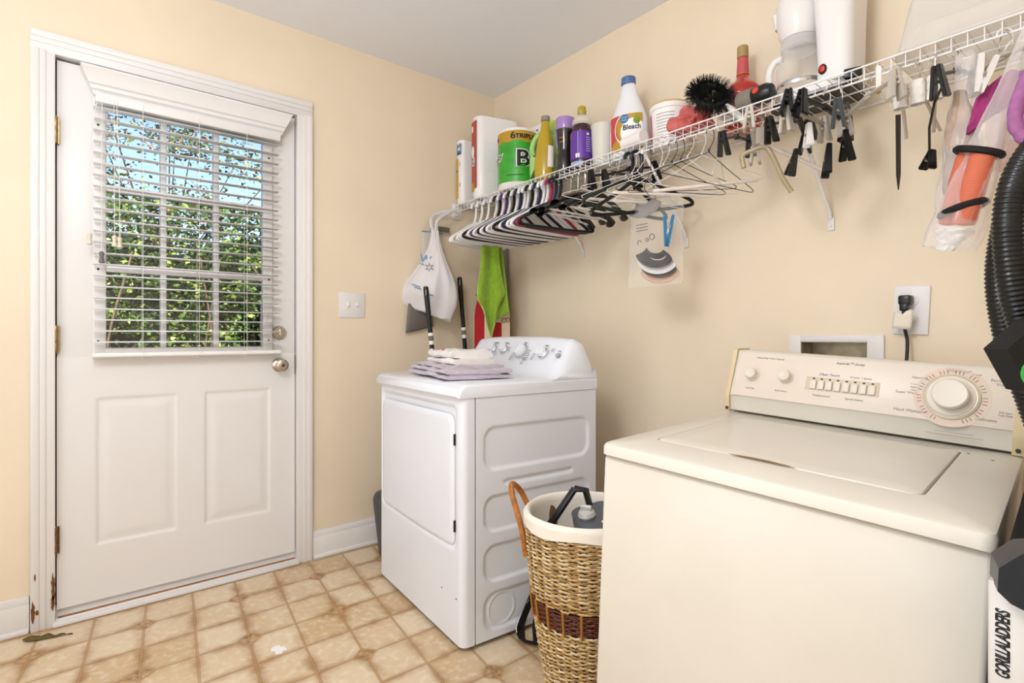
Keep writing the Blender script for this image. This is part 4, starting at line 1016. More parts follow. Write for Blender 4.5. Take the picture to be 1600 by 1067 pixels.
ordw = ['first', 'second', 'third', 'fourth', 'fifth', 'sixth', 'seventh', 'eighth', 'ninth', 'tenth', 'eleventh', 'twelfth', 'thirteenth', 'fourteenth', 'fifteenth', 'sixteenth', 'seventeenth', 'eighteenth', 'nineteenth', 'twentieth', 'twenty-first', 'twenty-second', 'twenty-third']
cn = {'W': 'white', 'N': 'navy', 'B': 'black', 'P': 'purple', 'G': 'dark green', 'R': 'red'}
seq = 'WBWPWBWNWWBWNWWRNB'
rg = random.Random(4)
for i, k in enumerate(seq):
    put_tubular(.385 + i * .0282 + rg.uniform(-.002, .002), k, rg.uniform(-3, 3) + (-9 if i > 15 else 0), f'{cn[k]} plastic hanger, {ordw[i]} from the door end of the packed row', 'plastic hangers packed in a row', 0, rg.uniform(.97, 1.03))
for i, x in enumerate((.205, .258, .318)):
    put_tubular(x, 'W', (14, 6, 3)[i], ('white plastic hanger nearest the door wall, above the grocery bag', 'white plastic hanger between grocery bag and packed hanger row', 'lone white plastic hanger just before the packed row')[i], 'loose white hangers by the door wall', 0, .93)
# black contoured suit hangers with metal hooks
def suit():
    t = thing('suit_hanger', '', 'hanger', (0, 0, 0), group='black suit hangers')
    MB().tube(spline(hook_pts(.0185, .112, .0016), 5), .0016, 7).build('hook', chrome, t)
    b = MB()
    def f(u, v):
        s = 2 * u - 1; a = 2 * PI * v; x = .205 * s; z = -.122 - .075 * abs(s) ** 1.5
        th = .006 + .016 * abs(s) ** 1.6; hh = .016 - .004 * abs(s)
        return (x, .020 * s * s + th * math.cos(a), z + hh * math.sin(a))
    b.grid(f, 41, 14, cv=True); b.build('shoulders', bp_, t, sharp=60)
    MB().tube([(-.17, .015, -.188), (.17, .015, -.188)], .0045, 8).build('trouser_bar', wp, t)
    MB().box((0, 0, -.118), (.022, .02, .022), None, .004).build('neck_block', bp_, t)
    return t
SU = suit()
labs = ('black suit hanger next to the packed plastic row', 'second black suit hanger after the packed row', 'third black suit hanger after the packed row', 'fourth black suit hanger after the packed row', 'black suit hanger nearest the wire hangers')
for i, x in enumerate((.935, .975, 1.018, 1.062, 1.108)):
    o = SU if i == 0 else copy_thing(SU)
    o.location = (x, YR, ZR + .0003); o.rotation_euler = (0, R((2, -3, 1, 4, -2)[i]), R(90 + (6, 2, -4, 8, 3)[i])); o['label'] = labs[i]
# wire hangers
def wire_h(mt, tube=None, w=.20, shaft=.075, drop=.185, r=.0013):
    t = thing('wire_hanger', '', 'hanger', (0, 0, 0), group='thin wire hangers')
    b = MB(); b.tube(spline(hook_pts(.0165, shaft, r), 4), r, 6)
    b.tube(spline([(0, 0, -shaft), (.010, 0, -shaft - .012), (w * .5, 0, -shaft - .058), (w * .95, 0, -drop + .012), (w, 0, -drop), (w * .93, 0, -drop - .004)], 6) + [(-w * .93, 0, -drop - .004)] + spline([(-w * .93, 0, -drop - .004), (-w, 0, -drop), (-w * .95, 0, -drop + .012), (-w * .5, 0, -shaft - .058), (-.010, 0, -shaft - .012), (0, 0, -shaft)], 6), r, 6)
    for k in range(3): b.tube([(.003 * math.cos(a / 2), .003 * math.sin(a / 2), -shaft + .008 - a * .0014) for a in range(13)], r, 5)
    b.build('wire_frame', mt, t)
    if tube: MB().tube([(-w * .90, 0, -drop - .004), (w * .90, 0, -drop - .004)], .0062, 12).build('cardboard_tube', tube, t)
    return t
ww = mat('wire_white', '#e3e0dc', .3); wb = mat('wire_black', '#17171a', .35, metal=.3); card = mat('cardboard_tube', '#e6dbd2', .8)
WH1 = wire_h(ww); WH2 = wire_h(wb); WH3 = wire_h(ww, card)
wl_ = [(WH1, 1.205, -28, 8, 'white wire hanger first after the dark clip hanger'), (WH1, 1.245, -36, -6, 'white wire hanger second after the dark clip hanger'), (WH3, 1.290, -30, 2, 'wire hanger with cardboard tube, the one nearest the door'),
       (WH1, 1.335, -42, 12, 'tilted white wire hanger above the clear bag'), (WH2, 1.375, 30, -4, 'black wire hanger hanging crosswise over the clear bag'), (WH1, 1.405, -33, -9, 'white wire hanger tilted down above the blue clothespin'),
       (WH3, 1.440, -46, 4, 'wire hanger with cardboard tube, the middle one of three'), (WH2, 1.475, -40, 3, 'black wire hanger first of the twin black hooks'), (WH2, 1.503, -36, -3, 'black wire hanger second of the twin black hooks'),
       (WH1, 1.545, -38, 7, 'white wire hanger just beyond the twin black hooks'), (WH3, 1.585, -44, -5, 'wire hanger with cardboard tube, the one nearest the red bottle'), (WH2, 1.625, -20, 5, 'black wire hanger below the bristle brush'), (WH1, 1.655, 24, -8, 'white wire hanger below the red bottle')]
seen = set()
for P, x, yaw, tilt, lab in wl_:
    if P.name in seen: o = copy_thing(P)
    else: o = P; seen.add(P.name)
    o.location = (x, YR, ZR + .0002); o.rotation_euler = (0, R(tilt), R(90 + yaw)); o['label'] = lab
# dark green and black open hangers in the middle
put_tubular(1.272, 'G', -12, 'dark green plastic hanger among the wire hangers', 'single plastic hangers', 3)
put_tubular(1.305, 'B', -34, 'black plastic hanger hanging askew behind the wire hangers', 'single plastic hangers', -7)
# clip hangers: metal hook, cross bar, two spring clips
def clip(b, x, z, h=.080, w=.029, op=0, my=0):
    for s in (-1, 1):
        Mr = Matrix.Translation((x, my + s * .0065, z)) @ Matrix.Rotation(s * R(7 + op), 4, 'X')
        b.add(*_jaw(h, w, s), M=Mr)
    b.tube([(x - w * .42, my, z), (x + w * .42, my, z)], .0042, 8)
def _jaw(h, w, s):
    bm = bmesh.new(); bmesh.ops.create_cube(bm, size=1); bmesh.ops.scale(bm, vec=(w, .0095, h), verts=bm.verts)
    for v in bm.verts:
        if v.co.z > 0: v.co.x *= .62
        v.co.y += s * .003 * (v.co.z / (h / 2)) ** 2
    bmesh.ops.bevel(bm, geom=bm.edges[:], offset=.0022, segments=2, affect='EDGES'); bm.verts.index_update()
    r_ = ([v.co.copy() for v in bm.verts], [[v.index for v in f.verts] for f in bm.faces]); bm.free(); return r_
def clip_hanger(mt, hookm, L_=.115, bar_r=.0085, shaft=.052, flat=True, group='hangers with spring clips'):
    t = thing('clip_hanger', '', 'hanger', (0, 0, 0), group=group)
    MB().tube(spline(hook_pts(.0165, shaft, .0018), 4), .0018, 7).build('hook', hookm, t)
    b = MB()
    b.tube([(-L_, 0, -shaft - .010), (-L_ * .3, 0, -shaft - .004), (0, 0, -shaft), (L_ * .3, 0, -shaft - .004), (L_, 0, -shaft - .010)], bar_r, 10, flat=.55)
    b.box((0, 0, -shaft), (.024, .012, .020), None, .004); b.build('cross_bar', mt, t)
    for s in (-1, 1):
        c = MB(); clip(c, s * L_ * .93, -shaft - .026); k = c.build('clip', mt, t)
        MB().tube([(s * L_ * .93 - .006, -.008, -shaft - .018), (s * L_ * .93 - .006, -.009, -shaft - .030), (s * L_ * .93 + .006, -.009, -shaft - .030), (s * L_ * .93 + .006, -.008, -shaft - .018)], .0009, 5).build('spring', chrome, k)
    return t
frost = mat('frosted_plastic', '#e6ddd0', .35, trans=.35); blk_h = mat('hook_black', '#2a2724', .35, metal=.6)
CHB = clip_hanger(bp_, chrome); CHF = clip_hanger(frost, chrome)
cl_ = [(CHB, 1.190, -20, -6, 'black clip hanger between suit hangers and wire hangers'), (CHB, 1.262, -30, -12, 'black clip hanger tilted steeply among the wire hangers'),
       (CHB, 1.715, 4, -12, 'black clip hanger sloping down below the red bottle'), (CHF, 1.775, 22, 12, 'frosted clip hanger between red bottle and coffee maker'),
       (CHB, 1.885, -8, -12, 'black clip hanger in front of the long shelf brace'), (CHB, 1.918, 10, 16, 'black clip hanger just right of the long shelf brace'),
       (CHF, 1.935, -6, -4, 'white clip hanger between two black ones below the coffee maker'), (CHB, 1.998, -12, 10, 'black clip hanger below the red coffee maker switch'), (CHB, 2.035, 14, -16, 'black clip hanger with outer clip swung low below the coffee maker'),
       (CHF, 2.100, 50, 4, 'frosted clip hanger with its arm turned along the shelf'), (CHB, 2.292, -10, -14, 'black clip hanger left of the bagged orange roll'), (CHF, 2.385, 38, -8, 'cream clip hanger in front of the magenta garment')]
seen = set()
for P, x, yaw, tilt, lab in cl_:
    if P.name in seen: o = copy_thing(P)
    else: o = P; seen.add(P.name)
    o.location = (x, YR, ZR + .0004); o.rotation_euler = (0, R(tilt), R(90 + yaw)); o['label'] = lab
# big open black clips hanging from one another
def big_clip(name, label, loc, rot, op, mt=bp_, h=.085, group='loose spring clips'):
    t = thing(name, label, 'clip', loc, rot, group)
    for s in (-1, 1):
        b = MB(); b.add(*_jaw(h, .022, s), M=Matrix.Translation((0, s * .007, 0)) @ Matrix.Rotation(s * R(8 + op), 4, 'X')); b.build('jaw', mt, t)
    MB().tube([(-.010, 0, 0), (.010, 0, 0)], .0045, 8).build('pivot', chrome, t)
    return t
big_clip('spring_clip', 'open black spring clip dangling lowest in front of the long brace', (1.916, -.335, 1.600), (R(20), R(10), R(40)), 16)
big_clip('spring_clip', 'long black spring clip hanging below the coffee maker base', (2.012, -.335, 1.585), (R(-8), R(6), R(30)), 4, h=.10)
big_clip('spring_clip', 'black spring clip hanging low on the right of its pair', (2.060, -.335, 1.612), (R(14), R(-12), R(50)), 8, h=.09)
big_clip('spring_clip', 'small white spring clip between the black clip hangers', (1.958, -.330, 1.672), (R(4), R(0), R(40)), 3, mat('clip_white', '#e9e6e3', .35), .07)
SC = big_clip('spring_clip', 'small black spring clip hanging from a strap near the orange roll', (2.252, -.350, 1.520), (R(12), R(8), R(45)), 12, h=.05)
MB().tube([(2.252, -.350, 1.530), (2.252, -.352, 1.60), (2.262, -.35, 1.66), (2.280, -.345, 1.705)], .0055, 8, flat=.5).build('strap', blk, SC, world=True)
# frosted angled arm of a transparent hanger
AR = thing('clear_hanger', 'yellowish clear plastic hanger with one arm hanging down left of the long brace', 'hanger', (1.80, YR, ZR))
old = mat('yellowed_clear', '#d9c9a3', .25, trans=.55)
MB().tube(spline(hook_pts(.0165, .05, .0018), 4), .0018, 7).build('hook', chrome, AR)
MB().box((0, 0, -.075), (.030, .016, .055), (0, 0, R(40)), .005).build('clip_block', frost, AR)
MB().tube(spline([(-.045, -.02, -.17), (-.05, -.02, -.13), (-.02, -.01, -.118), (.015, 0, -.115), (.035, .01, -.15), (.055, .03, -.215), (.075, .05, -.262)], 6), .0075, 10).build('arm', old, AR)
MB().tube([(.0, .0, -.10), (.08, .07, -.15), (.145, .12, -.20)], .006, 10).build('arm', card, AR)
# foam-wrapped shoulder ends with a long black strap
for i, x in enumerate((2.178, 2.215, 2.252)):
    FP = thing('padded_clip_hanger', ('foam padded hanger end, left of three, with a long black strap', 'foam padded hanger end, middle of three', 'foam padded hanger end, right of three')[i], 'hanger', (x, YR, ZR), (0, 0, R(90 + (10, -6, 14)[i])), 'foam padded hangers')
    MB().tube(spline(hook_pts(.0155, .055, .0018), 4), .0018, 7).build('hook', chrome, FP)
    foam = mat('foam_wrap', '#efe9e2', .6, bump=.7, bscale=160, var=.08, vscale=80)
    b = MB()
    def f(u, v):
        a = 2 * PI * u; k = 1 + .18 * noise.noise(Vector((math.cos(a) * 2, math.sin(a) * 2, v * 6 + i * 3)))
        return (.014 * k * math.cos(a), .017 * k * math.sin(a), -.05 - .062 * v)
    b.grid(f, 24, 14, cu=True); b.build('foam_pad', foam, FP)
    MB().tube([(0, 0, -.06), (.075, 0, -.105), (.145, 0, -.15)], .0045, 8).build('arm', frost, FP)
STP = thing('black_strap', 'thin black strap hanging straight down below the foam padded hanger', 'strap', (2.184, -.345, 1.56))
b = MB(); b.prism([(-.0055, .095), (.0055, .095), (.0055, -.06), (.0015, -.10), (-.0005, -.10), (-.0045, -.06)], .003, Mx((0, 0, 0), (.86, .5, 0), (0, 0, 1))); b.build('strap', blk, STP)
# white strap with yellow bead
WSP = thing('looped_strap', 'white plastic strap with a yellow bead hung on the front rail', 'strap', (2.128, YR - .006, ZS - .045))
MB().prism(rrect(-.006, .006, -.045, .03, .004, 4), .003, Mx((0, 0, 0), (.86, .5, 0), (0, 0, 1))).build('strap', wht_pl, WSP)
MB().lathe([(.003, -.008), (.006, -.004), (.0062, .004), (.003, .009)], (.002, -.006, -.04), n=14).build('bead', mat('bead_yellow', '#c9a21c', .35), WSP)
MB().tube(spline([(.004, 0, -.04), (.006, .02, -.055), (.02, .06, -.06)], 5), .003, 8).build('tail', wht_pl, WSP)
# blue clothespin on the clear bag
BC = thing('clothespin', 'blue plastic clothespin clipped on the clear bag', 'clothespin', (1.477, -.336, 1.462), (R(0), R(4), R(40)))
bl_m = mat('clothespin_blue', '#1f6f9c', .35)
for s in (-1, 1):
    MB().prism([(-.006, -.058), (.006, -.058), (.0062, .02), (.0055, .05), (.003, .058), (-.003, .058), (-.0055, .05), (-.0062, .02)], .006, Matrix.Translation((s * .0085, -.003, 0)) @ Matrix.Rotation(s * R(6), 4, 'Y') @ Mx((0, 0, 0), (1, 0, 0), (0, 0, 1))).build('leg', bl_m, BC)
MB().tube([(.0035 * math.cos(a * .9), -.010 - .0001 * a, -.01 + .0035 * math.sin(a * .9) + .0006 * a) for a in range(22)], .0009, 5).tube([(-.004, -.010, -.014), (.009, -.0105, .02)], .0009, 5).build('spring', chrome, BC)
WC = thing('clothespin', 'white plastic clothespin clipped above the magenta garment', 'clothespin', (2.352, -.352, 1.690), (R(0), R(14), R(40)))
for s in (-1, 1):
    MB().prism([(-.006, -.040), (.006, -.040), (.0062, .02), (.005, .05), (-.005, .05), (-.0062, .02)], .007, Matrix.Translation((s * .0085, -.003, 0)) @ Matrix.Rotation(s * R(9), 4, 'Y') @ Mx((0, 0, 0), (1, 0, 0), (0, 0, 1))).build('leg', wht_pl, WC)
MB().tube([(.0035 * math.cos(a * .9), -.010, -.005 + .0035 * math.sin(a * .9) + .0006 * a) for a in range(22)], .0009, 5).build('spring', chrome, WC)
# clear garment bag with padded inserts
GB = thing('clear_bag', 'clear plastic bag of grey and white padded inserts hung under the wire hangers', 'plastic bag', (1.40, -.30, 1.42))
bagm = clear_film('bag_film', (.95, .92, .9), .02, .12)
b = MB()
def gbf(side):
    def f(u, v):
        x = -.118 + .236 * u - .012 * v * (1 - u); z = .175 - .325 * v
        e = (math.sin(PI * u) ** .6) * (math.sin(PI * min(1, v * .9 + .06)) ** .7)
        w = noise.noise(Vector((u * 4, v * 6, side * 3))) * .008
        return (x + w, side * (.022 * e) + w * .7, z + w * .6)
    return f
for s in (-1, 1): b.grid(gbf(s), 26, 34)
b.build('film', bagm, GB, sharp=80)
def cup(z0, mt, sz, off, nm, tilt):
    b = MB(); Mt = Matrix.Translation((off[0], off[1], z0)) @ Matrix.Rotation(R(tilt), 4, 'Y')
    def f(u, v):
        a = PI * (.08 + .84 * u) + PI; r = sz * (1 - .55 * v)
        return Mt @ Vector((r * math.cos(a) * 1.05, .012 * math.sin(PI * v), r * .62 * math.sin(a) + sz * .30 * v))
    return b.grid(f, 26, 10).build(nm, mt, GB, solid=.004)
cup(-.030, mat('insert_grey', '#3d3a39', .8, var=.2, vscale=30), .082, (.000, -.012, 0), 'grey_insert', 12)
cup(-.052, mat('insert_white', '#e2dfe2', .7), .086, (.004, -.002, 0), 'white_insert', 10); cup(-.066, mat('insert_dark', '#4a443f', .8), .082, (.006, .004, 0), 'dark_insert', 10)
cup(-.085, mat('insert_peach', '#d8ab8c', .6), .088, (.008, .012, 0), 'peach_insert', 6)
cup(.165, mat('insert_mid', '#8d8783', .8), .075, (-.05, -.006, 0), 'upper_grey_insert', -6)
for z_, s_ in ((.075, .016), (.070, .010), (.082, .018)):
    pass
for i, (x, z, s_) in enumerate(((-.058, .018, .0085), (-.022, .024, .006), (.0, .033, .011))):
    MB().tube([(x + s_ * math.cos(2*PI*k/14), -.0245, z + s_ * math.sin(2*PI*k/14)) for k in range(10 if i == 0 else 14)], .0011, 5, i > 0).build('printed_symbol', ink_b, GB)
for z in (.085, .073, .062):
    b = MB(); b.bx(-.075, -.02, -.0235, -.0232, z, z + .003); b.build('small_print', ink, GB)
# ------------------------------------------------------------------ hanging at the right end
OBG = thing('bagged_mat', 'coral woven rolled mat with black bands inside a clear bag', 'rolled mat', (2.326, -.362, 1.428), (R(0), R(13), 0))
cm = mat('coral_weave', '#d9694a', .6)
nn_ = cm.node_tree.nodes; ln_ = cm.node_tree.links; tcx = nn_.new('ShaderNodeTexCoord'); br1 = nn_.new('ShaderNodeTexWave'); br1.bands_direction = 'Z'; br1.inputs['Scale'].default_value = 150; br1.inputs['Distortion'].default_value = 1.5
mixc = nn_.new('ShaderNodeMix'); mixc.data_type = 'RGBA'; mixc.inputs[6].default_value = (*L('#c9573a'), 1); mixc.inputs[7].default_value = (*L('#e88a6b'), 1)
ln_.new(tcx.outputs['Object'], br1.inputs[0]); ln_.new(br1.outputs[0], mixc.inputs[0]); ln_.new(mixc.outputs[2], nn_['Principled BSDF'].inputs['Base Color'])
bpx = nn_.new('ShaderNodeBump'); bpx.inputs['Strength'].default_value = .6; bpx.inputs['Distance'].default_value = .001; ln_.new(br1.outputs[0], bpx.inputs['Height']); ln_.new(bpx.outputs[0], nn_['Principled BSDF'].inputs['Normal'])
for dx, dy, r in ((.014, -.012, .025), (-.020, .004, .019)):
    MB().lathe([(.005, -.085), (r * .86, -.082), (r, -.07), (r * 1.03, 0), (r, .07), (r * .85, .088), (.004, .092)], (dx, dy, 0), n=26).build('mat_roll', cm, OBG)
for z, t_ in ((.085, 8), (-.045, -28)):
    MB().tube([Vector((.004, -.004, z)) + Matrix.Rotation(R(t_), 3, 'Y') @ Vector((.043 * math.cos(2*PI*k/28), .033 * math.sin(2*PI*k/28), 0)) for k in range(28)], .0085, 8, True, flat=1.0).build('black_band', blk_m, OBG)
bag2 = clear_film('bag_film_dense', (.93, .88, .88), .20, .10)
def sleeve(z0, z1, r0, r1, seed, cx0=0, cx1=0, flat=.75, wr=.22):
    b = MB()
    def f(u, v):
        a = 2 * PI * u; r = r0 + (r1 - r0) * smooth(v); k = 1 + wr * noise.noise(Vector((math.cos(a) * 2.2, math.sin(a) * 2.2, v * 5 + seed)))
        return (cx0 + (cx1 - cx0) * v + r * k * math.cos(a), r * flat * k * math.sin(a), z0 + (z1 - z0) * v)
    return b.grid(f, 40, 30, cu=True)
sleeve(-.14, .36, .052, .012, 2, -.004, .03).build('bag_film', bag2, OBG, sharp=80)
sleeve(-.145, -.09, .018, .034, 7, -.01, .0, wr=.4).build('bag_tail', clear_film('bag_white', (.95, .95, .95), .5, .2), OBG, sharp=80)
GP = thing('bagged_garment', 'crumpled beige garment in clear film behind the rolled mat', 'garment', (2.305, -.315, 1.62))
def gar(u, v):
    a = 2 * PI * u; k = 1 + .35 * noise.noise(Vector((math.cos(a) * 2, math.sin(a) * 2, v * 4 + 9)))
    return (.030 * k * math.cos(a) * (.4 + .6 * smooth(v * 3)), .022 * k * math.sin(a), .06 - .26 * v)
MB().grid(gar, 30, 26, cu=True).build('cloth', mat('beige_cloth', '#b79f8c', .85, var=.3, vscale=25), GP)
sleeve(-.22, .15, .046, .02, 12, 0, .012).build('film', bag2, GP, sharp=80)
MP = thing('magenta_garment', 'magenta and purple garment hung at the right end of the shelf', 'garment', (2.392, -.300, 1.615), (0, 0, R(35)))
mgm = mat('magenta_cloth', '#9a2f6c', .8, var=.35, vscale=40); lil = mat('lilac_cloth', '#a7699d', .8, var=.2, vscale=50)
MB().tube(spline(hook_pts(.0155, .05, .002), 4), .002, 7).build('hook', wht_pl, MP).location = (0, .016, ZR - 1.60)
def mg(u, v):
    s = 2 * u - 1; w = .062 + .02 * v; rip = .010 * math.sin(u * 17 + v * 3) * (.3 + v)
    return (w * s, -.012 + rip + .012 * abs(s), .088 - .055 * abs(s) ** 1.3 - .085 * v)
MB().grid(mg, 40, 18).build('shoulders', mgm, MP, solid=.006)
def mg2(u, v):
    s = 2 * u - 1; return (.045 * s + .01 * v, .004 + .008 * math.sin(u * 14 + v * 4), .045 - .19 * v)
MB().grid(mg2, 36, 22).build('skirt', clear_film('sheer_pink', (.72, .42, .5), .35, .5), MP, sharp=80)
MB().box((.012, -.022, -.045), (.034, .002, .075), (0, R(8), 0)).build('paper_label', wht_l, MP)
for i in range(4): MB().box((.006 + .0 * i, -.0235, -.018 - .009 * i), (.014, .0006, .003), (0, R(8), 0)).build('label_print', ink_b, MP)
SCF = thing('purple_scarf', 'purple knotted scarf hanging at the right edge above the black hose', 'scarf', (2.428, -.36, 1.58))
def tw_(pts, r, seed, nm, n=14):
    b = MB(); c = spline(pts, 8)
    rr = [r * (1 + .35 * noise.noise(Vector((i * .35, seed, 0)))) for i in range(len(c))]; return b.tube(c, rr, n).build(nm, lil, SCF)
tw_([(.02, .0, .15), (.005, -.005, .08), (-.012, -.01, .02), (-.014, -.012, -.03), (.004, -.01, -.065), (.03, 0, -.07)], .014, 1, 'scarf_fold'); tw_([(.035, .01, .13), (.02, .0, .05), (.006, 0, -.02), (.012, 0, -.10)], .015, 4, 'scarf_fold')
# ------------------------------------------------------------------ things between the dryer and the door wall corner
GBG = thing('grocery_bag', 'white plastic grocery bag with printed star, hanging from the hangers by the door', 'plastic bag', (.085, -.475, 1.40))
bgm = mat('bag_white_plastic', '#e8e3e4', .4, bump=.12, bscale=25, trans=.12)
MWG = Matrix.Translation((.085, -.475, 1.40))
def bagpt(u, v):
    # u round, v from the gathered handles (0) down to the bottom (1)
    t = v; a = 2 * PI * u
    hw = .018 + .135 * smooth(t * 1.15) - .010 * max(0, t - .85) * 6; dp = .014 + .05 * smooth(t * 1.2) - .028 * max(0, t - .8) * 5
    w = noise.noise(Vector((math.cos(a) * 1.6, math.sin(a) * 1.6, t * 3.2))) * .020 * t + noise.noise(Vector((math.cos(a) * 5, math.sin(a) * 5, t * 2))) * .006
    lx = (hw + w) * math.cos(a); ly = (dp + w) * math.sin(a)
    sl = -.055 * t + .02 * math.sin(PI * t)                 # the bag sags towards the door
    z = .255 - .445 * t + (.055 * math.cos(a) * -1 * t * t) + w * .6
    d = Vector((.64, .77, 0)); n = Vector((.77, -.64, 0))
    return d * (lx + sl) + n * ly + Vector((0, 0, z))
b = MB(); b.grid(bagpt, 64, 44, cu=True)
b.grid(lambda u, v: Vector(bagpt(u, 1)) * (1 - v) + Vector(bagpt(0, 1)).lerp(Vector(bagpt(.5, 1)), .5) * v, 64, 5, cu=True)
b.build('bag', bgm, GBG, sharp=80)
hd = Vector((.64, .77, 0)); hn = Vector((.77, -.64, 0))
for s in (-1, 1):
    MB().tube(spline([hd * (.005 * s) + Vector((0, 0, .24)), hd * (.018 * s) + hn * .01 + Vector((0, 0, .31)), hd * (.03 * s) + hn * (-.01) + Vector((0, .05, .36)), hd * .01 + Vector((0, .13, .39))], 6), [.014, .013, .012, .012, .011, .011, .010, .010, .010, .010, .010, .010, .010, .010, .009, .009, .009, .008, .008], 10, flat=.45).build('handle', bgm, GBG)
pb = mat('print_blue', '#6f93b5', .6); pg = mat('print_grey', '#77757c', .6)
def onbag(x, z, lift=.0): return hd * x + hn * lift + Vector((0, 0, z))
def bagproj(x, z):
    """point of the bag's camera side at (x along, z)"""
    best = None
    for i in range(32):
        for j in range(44):
            p = Vector(bagpt(.5 + i / 64, j / 43)); q = (p.dot(hd) - x) ** 2 + (p.z - z) ** 2
            if p.dot(hn) < -.2: continue
            if best is None or q < best[0]: best = (q, p)
    for i in range(64):
        for j in range(44):
            p = Vector(bagpt(i / 64, j / 43)); q = (p.dot(hd) - x) ** 2 + (p.z - z) ** 2 - .004 * p.dot(hn)
            if q < best[0]: best = (q, p)
    return best[1]
def bagtext(t_, s, mt, x, z, bold=0):
    c = bagproj(x, z); text(t_, s, mt, GBG, Mx(c + hn * .004, hd - Vector((0, 0, .25)), Vector((0, 0, 1)) + hd * .2), 'bag_print', .0006, bold=bold)
bagtext('W', .060, pb, -.050, .10, .001)
for x_, z_, w_ in ((-.055, .070, .05), (-.10, -.045, .05), (-.085, -.058, .04), (-.02, -.10, .035)):
    c = bagproj(x_, z_); MB().box(c + hn * .003, (w_, .006, .0006), Mx((0, 0, 0), hd - Vector((0, 0, .35)), Vector((0, 0, 1)) + hd * .35).to_3x3()).build('faint_print', pb, GBG)
c = bagproj(-.02, .055)
for k in range(6):
    a = R(60 * k + 30); b = MB(); d2 = (hd * math.cos(a) + Vector((0, 0, 1)) * math.sin(a))
    b.tube([c + hn * .006 + d2 * .009, c + hn * .006 + d2 * .024], [.0032, .0018], 6).build('spark_ray', pg, GBG)
GRB = thing('grey_pouch', 'dark grey pouch showing below the grocery bag', 'pouch', (.022, -.535, 1.175), (0, 0, R(90)))
b = MB()
def pf(u, v):
    a = 2 * PI * u; return (.085 * math.cos(a) * (1 - .2 * v), .018 * math.sin(a) * math.sin(PI * (.1 + .8 * v)), -.06 + .16 * v + .01 * math.cos(a) * 2)
b.grid(pf, 30, 14, cu=True).build('pouch', mat('pouch_grey', '#6e6863', .6, bump=.3, bscale=40), GRB, solid=.002)
ZB_ = thing('zip_bag', 'clear zip bag held by a grey clip, hanging on the door wall corner', 'zip bag', (.03, -.46, 1.58))
b = MB(); b.grid(lambda u, v: (.006 * math.sin(PI * u) + .004 * noise.noise(Vector((u * 3, v * 4, 2))), -.065 + .13 * u, .075 - .17 * v), 14, 16); b.build('film', clear_film('zip_film', (.85, .88, .92), .28, .12), ZB_, sharp=80)
MB().tube([(.002, -.066, .076), (.002, .066, .078)], .0035, 8).build('zip_strip', mat('zip_blue', '#5f8fc0', .4), ZB_)
HC = thing('bag_clip', 'grey plastic clip holding the zip bag', 'clip', (.040, -.415, 1.66))
MB().bx(-.006, .006, -.062, .062, .006, .034, .004).build('clip_bar', mat('clip_grey', '#716b64', .45), HC); MB().bx(-.010, .004, -.030, -.004, -.055, .03, .004).build('clip_tab', mat('clip_grey', '#716b64', .45), HC)
MB().bx(-.0115, -.009, -.022, -.012, -.015, .02, .002).build('clip_slot', wht_pl, HC)
# two mop handles leaning in the corner
def pole(label, p0, p1, z_tag, seed):
    d = (Vector(p1) - Vector(p0)).normalized(); t = thing('mop_handle', label, 'mop', p0, (0, 0, 0), 'black mop handles in the corner')
    L_ = (Vector(p1) - Vector(p0)).length
    MB().lathe([(.0115, .0), (.012, .01), (.012, L_ - .15), (.0135, L_ - .14), (.0145, L_ - .03), (.013, L_ - .005), (.006, L_)], (0, 0, 0), d, 16).build('pole', blk, t)
    MB().lathe([(.0124, z_tag), (.0126, z_tag + .001), (.0126, z_tag + .060), (.0124, z_tag + .061)], (0, 0, 0), d, 16, caps=False).build('sticker', wht_l, t)
    MB().lathe([(.0128, z_tag + .02), (.0129, z_tag + .045)], (0, 0, 0), d, 16, caps=False).build('sticker_print', ink, t)
    u, v, _ = frame_of(d); MB().box(d * (L_ - .035) + Vector((.011, -.009, 0)), (.006, .006, .03), None, .002).build('hang_hole', mat('hang_hole', '#9a9a9a', .4), t)
    MB().box((0, 0, .012), (.055, .12, .022), (0, 0, R(4)), .008).build('mop_head', mat('mop_grey', '#77726d', .8), t)
pole('black mop handle leaning left, in front of the grocery bag', (.305, -.505, .012), (.183, -.590, 1.339), 1.03, 1)
pole('black mop handle standing upright beside the red striped bag', (.115, -.205, .012), (.085, -.315, 1.415), 1.06, 2)
IB = thing('ironing_board', 'grey ironing board standing upright in the wall corner', 'ironing board', (.108, -.035, 0))
b = MB(); b.prism([(-.052, 0)] + [(.052, 0), (.056, 1.2), (.05, 1.5)] + arc_xy((0, 1.60), .042, 0, 180, 10) + [(-.05, 1.5), (-.056, 1.2)], .026, Mx((0, .006, 0), (1, 0, 0), (0, 0, 1))); b.build('board', mat('board_grey', '#8b8684', .7, bump=.2, bscale=90), IB)
MB().tube([(-.02, -.026, .05), (-.02, -.026, 1.35)], .008, 8).tube([(.02, -.026, .05), (.02, -.026, 1.35)], .008, 8).build('folded_leg', mat('leg_grey', '#a9a6a2', .4, metal=.4), IB)
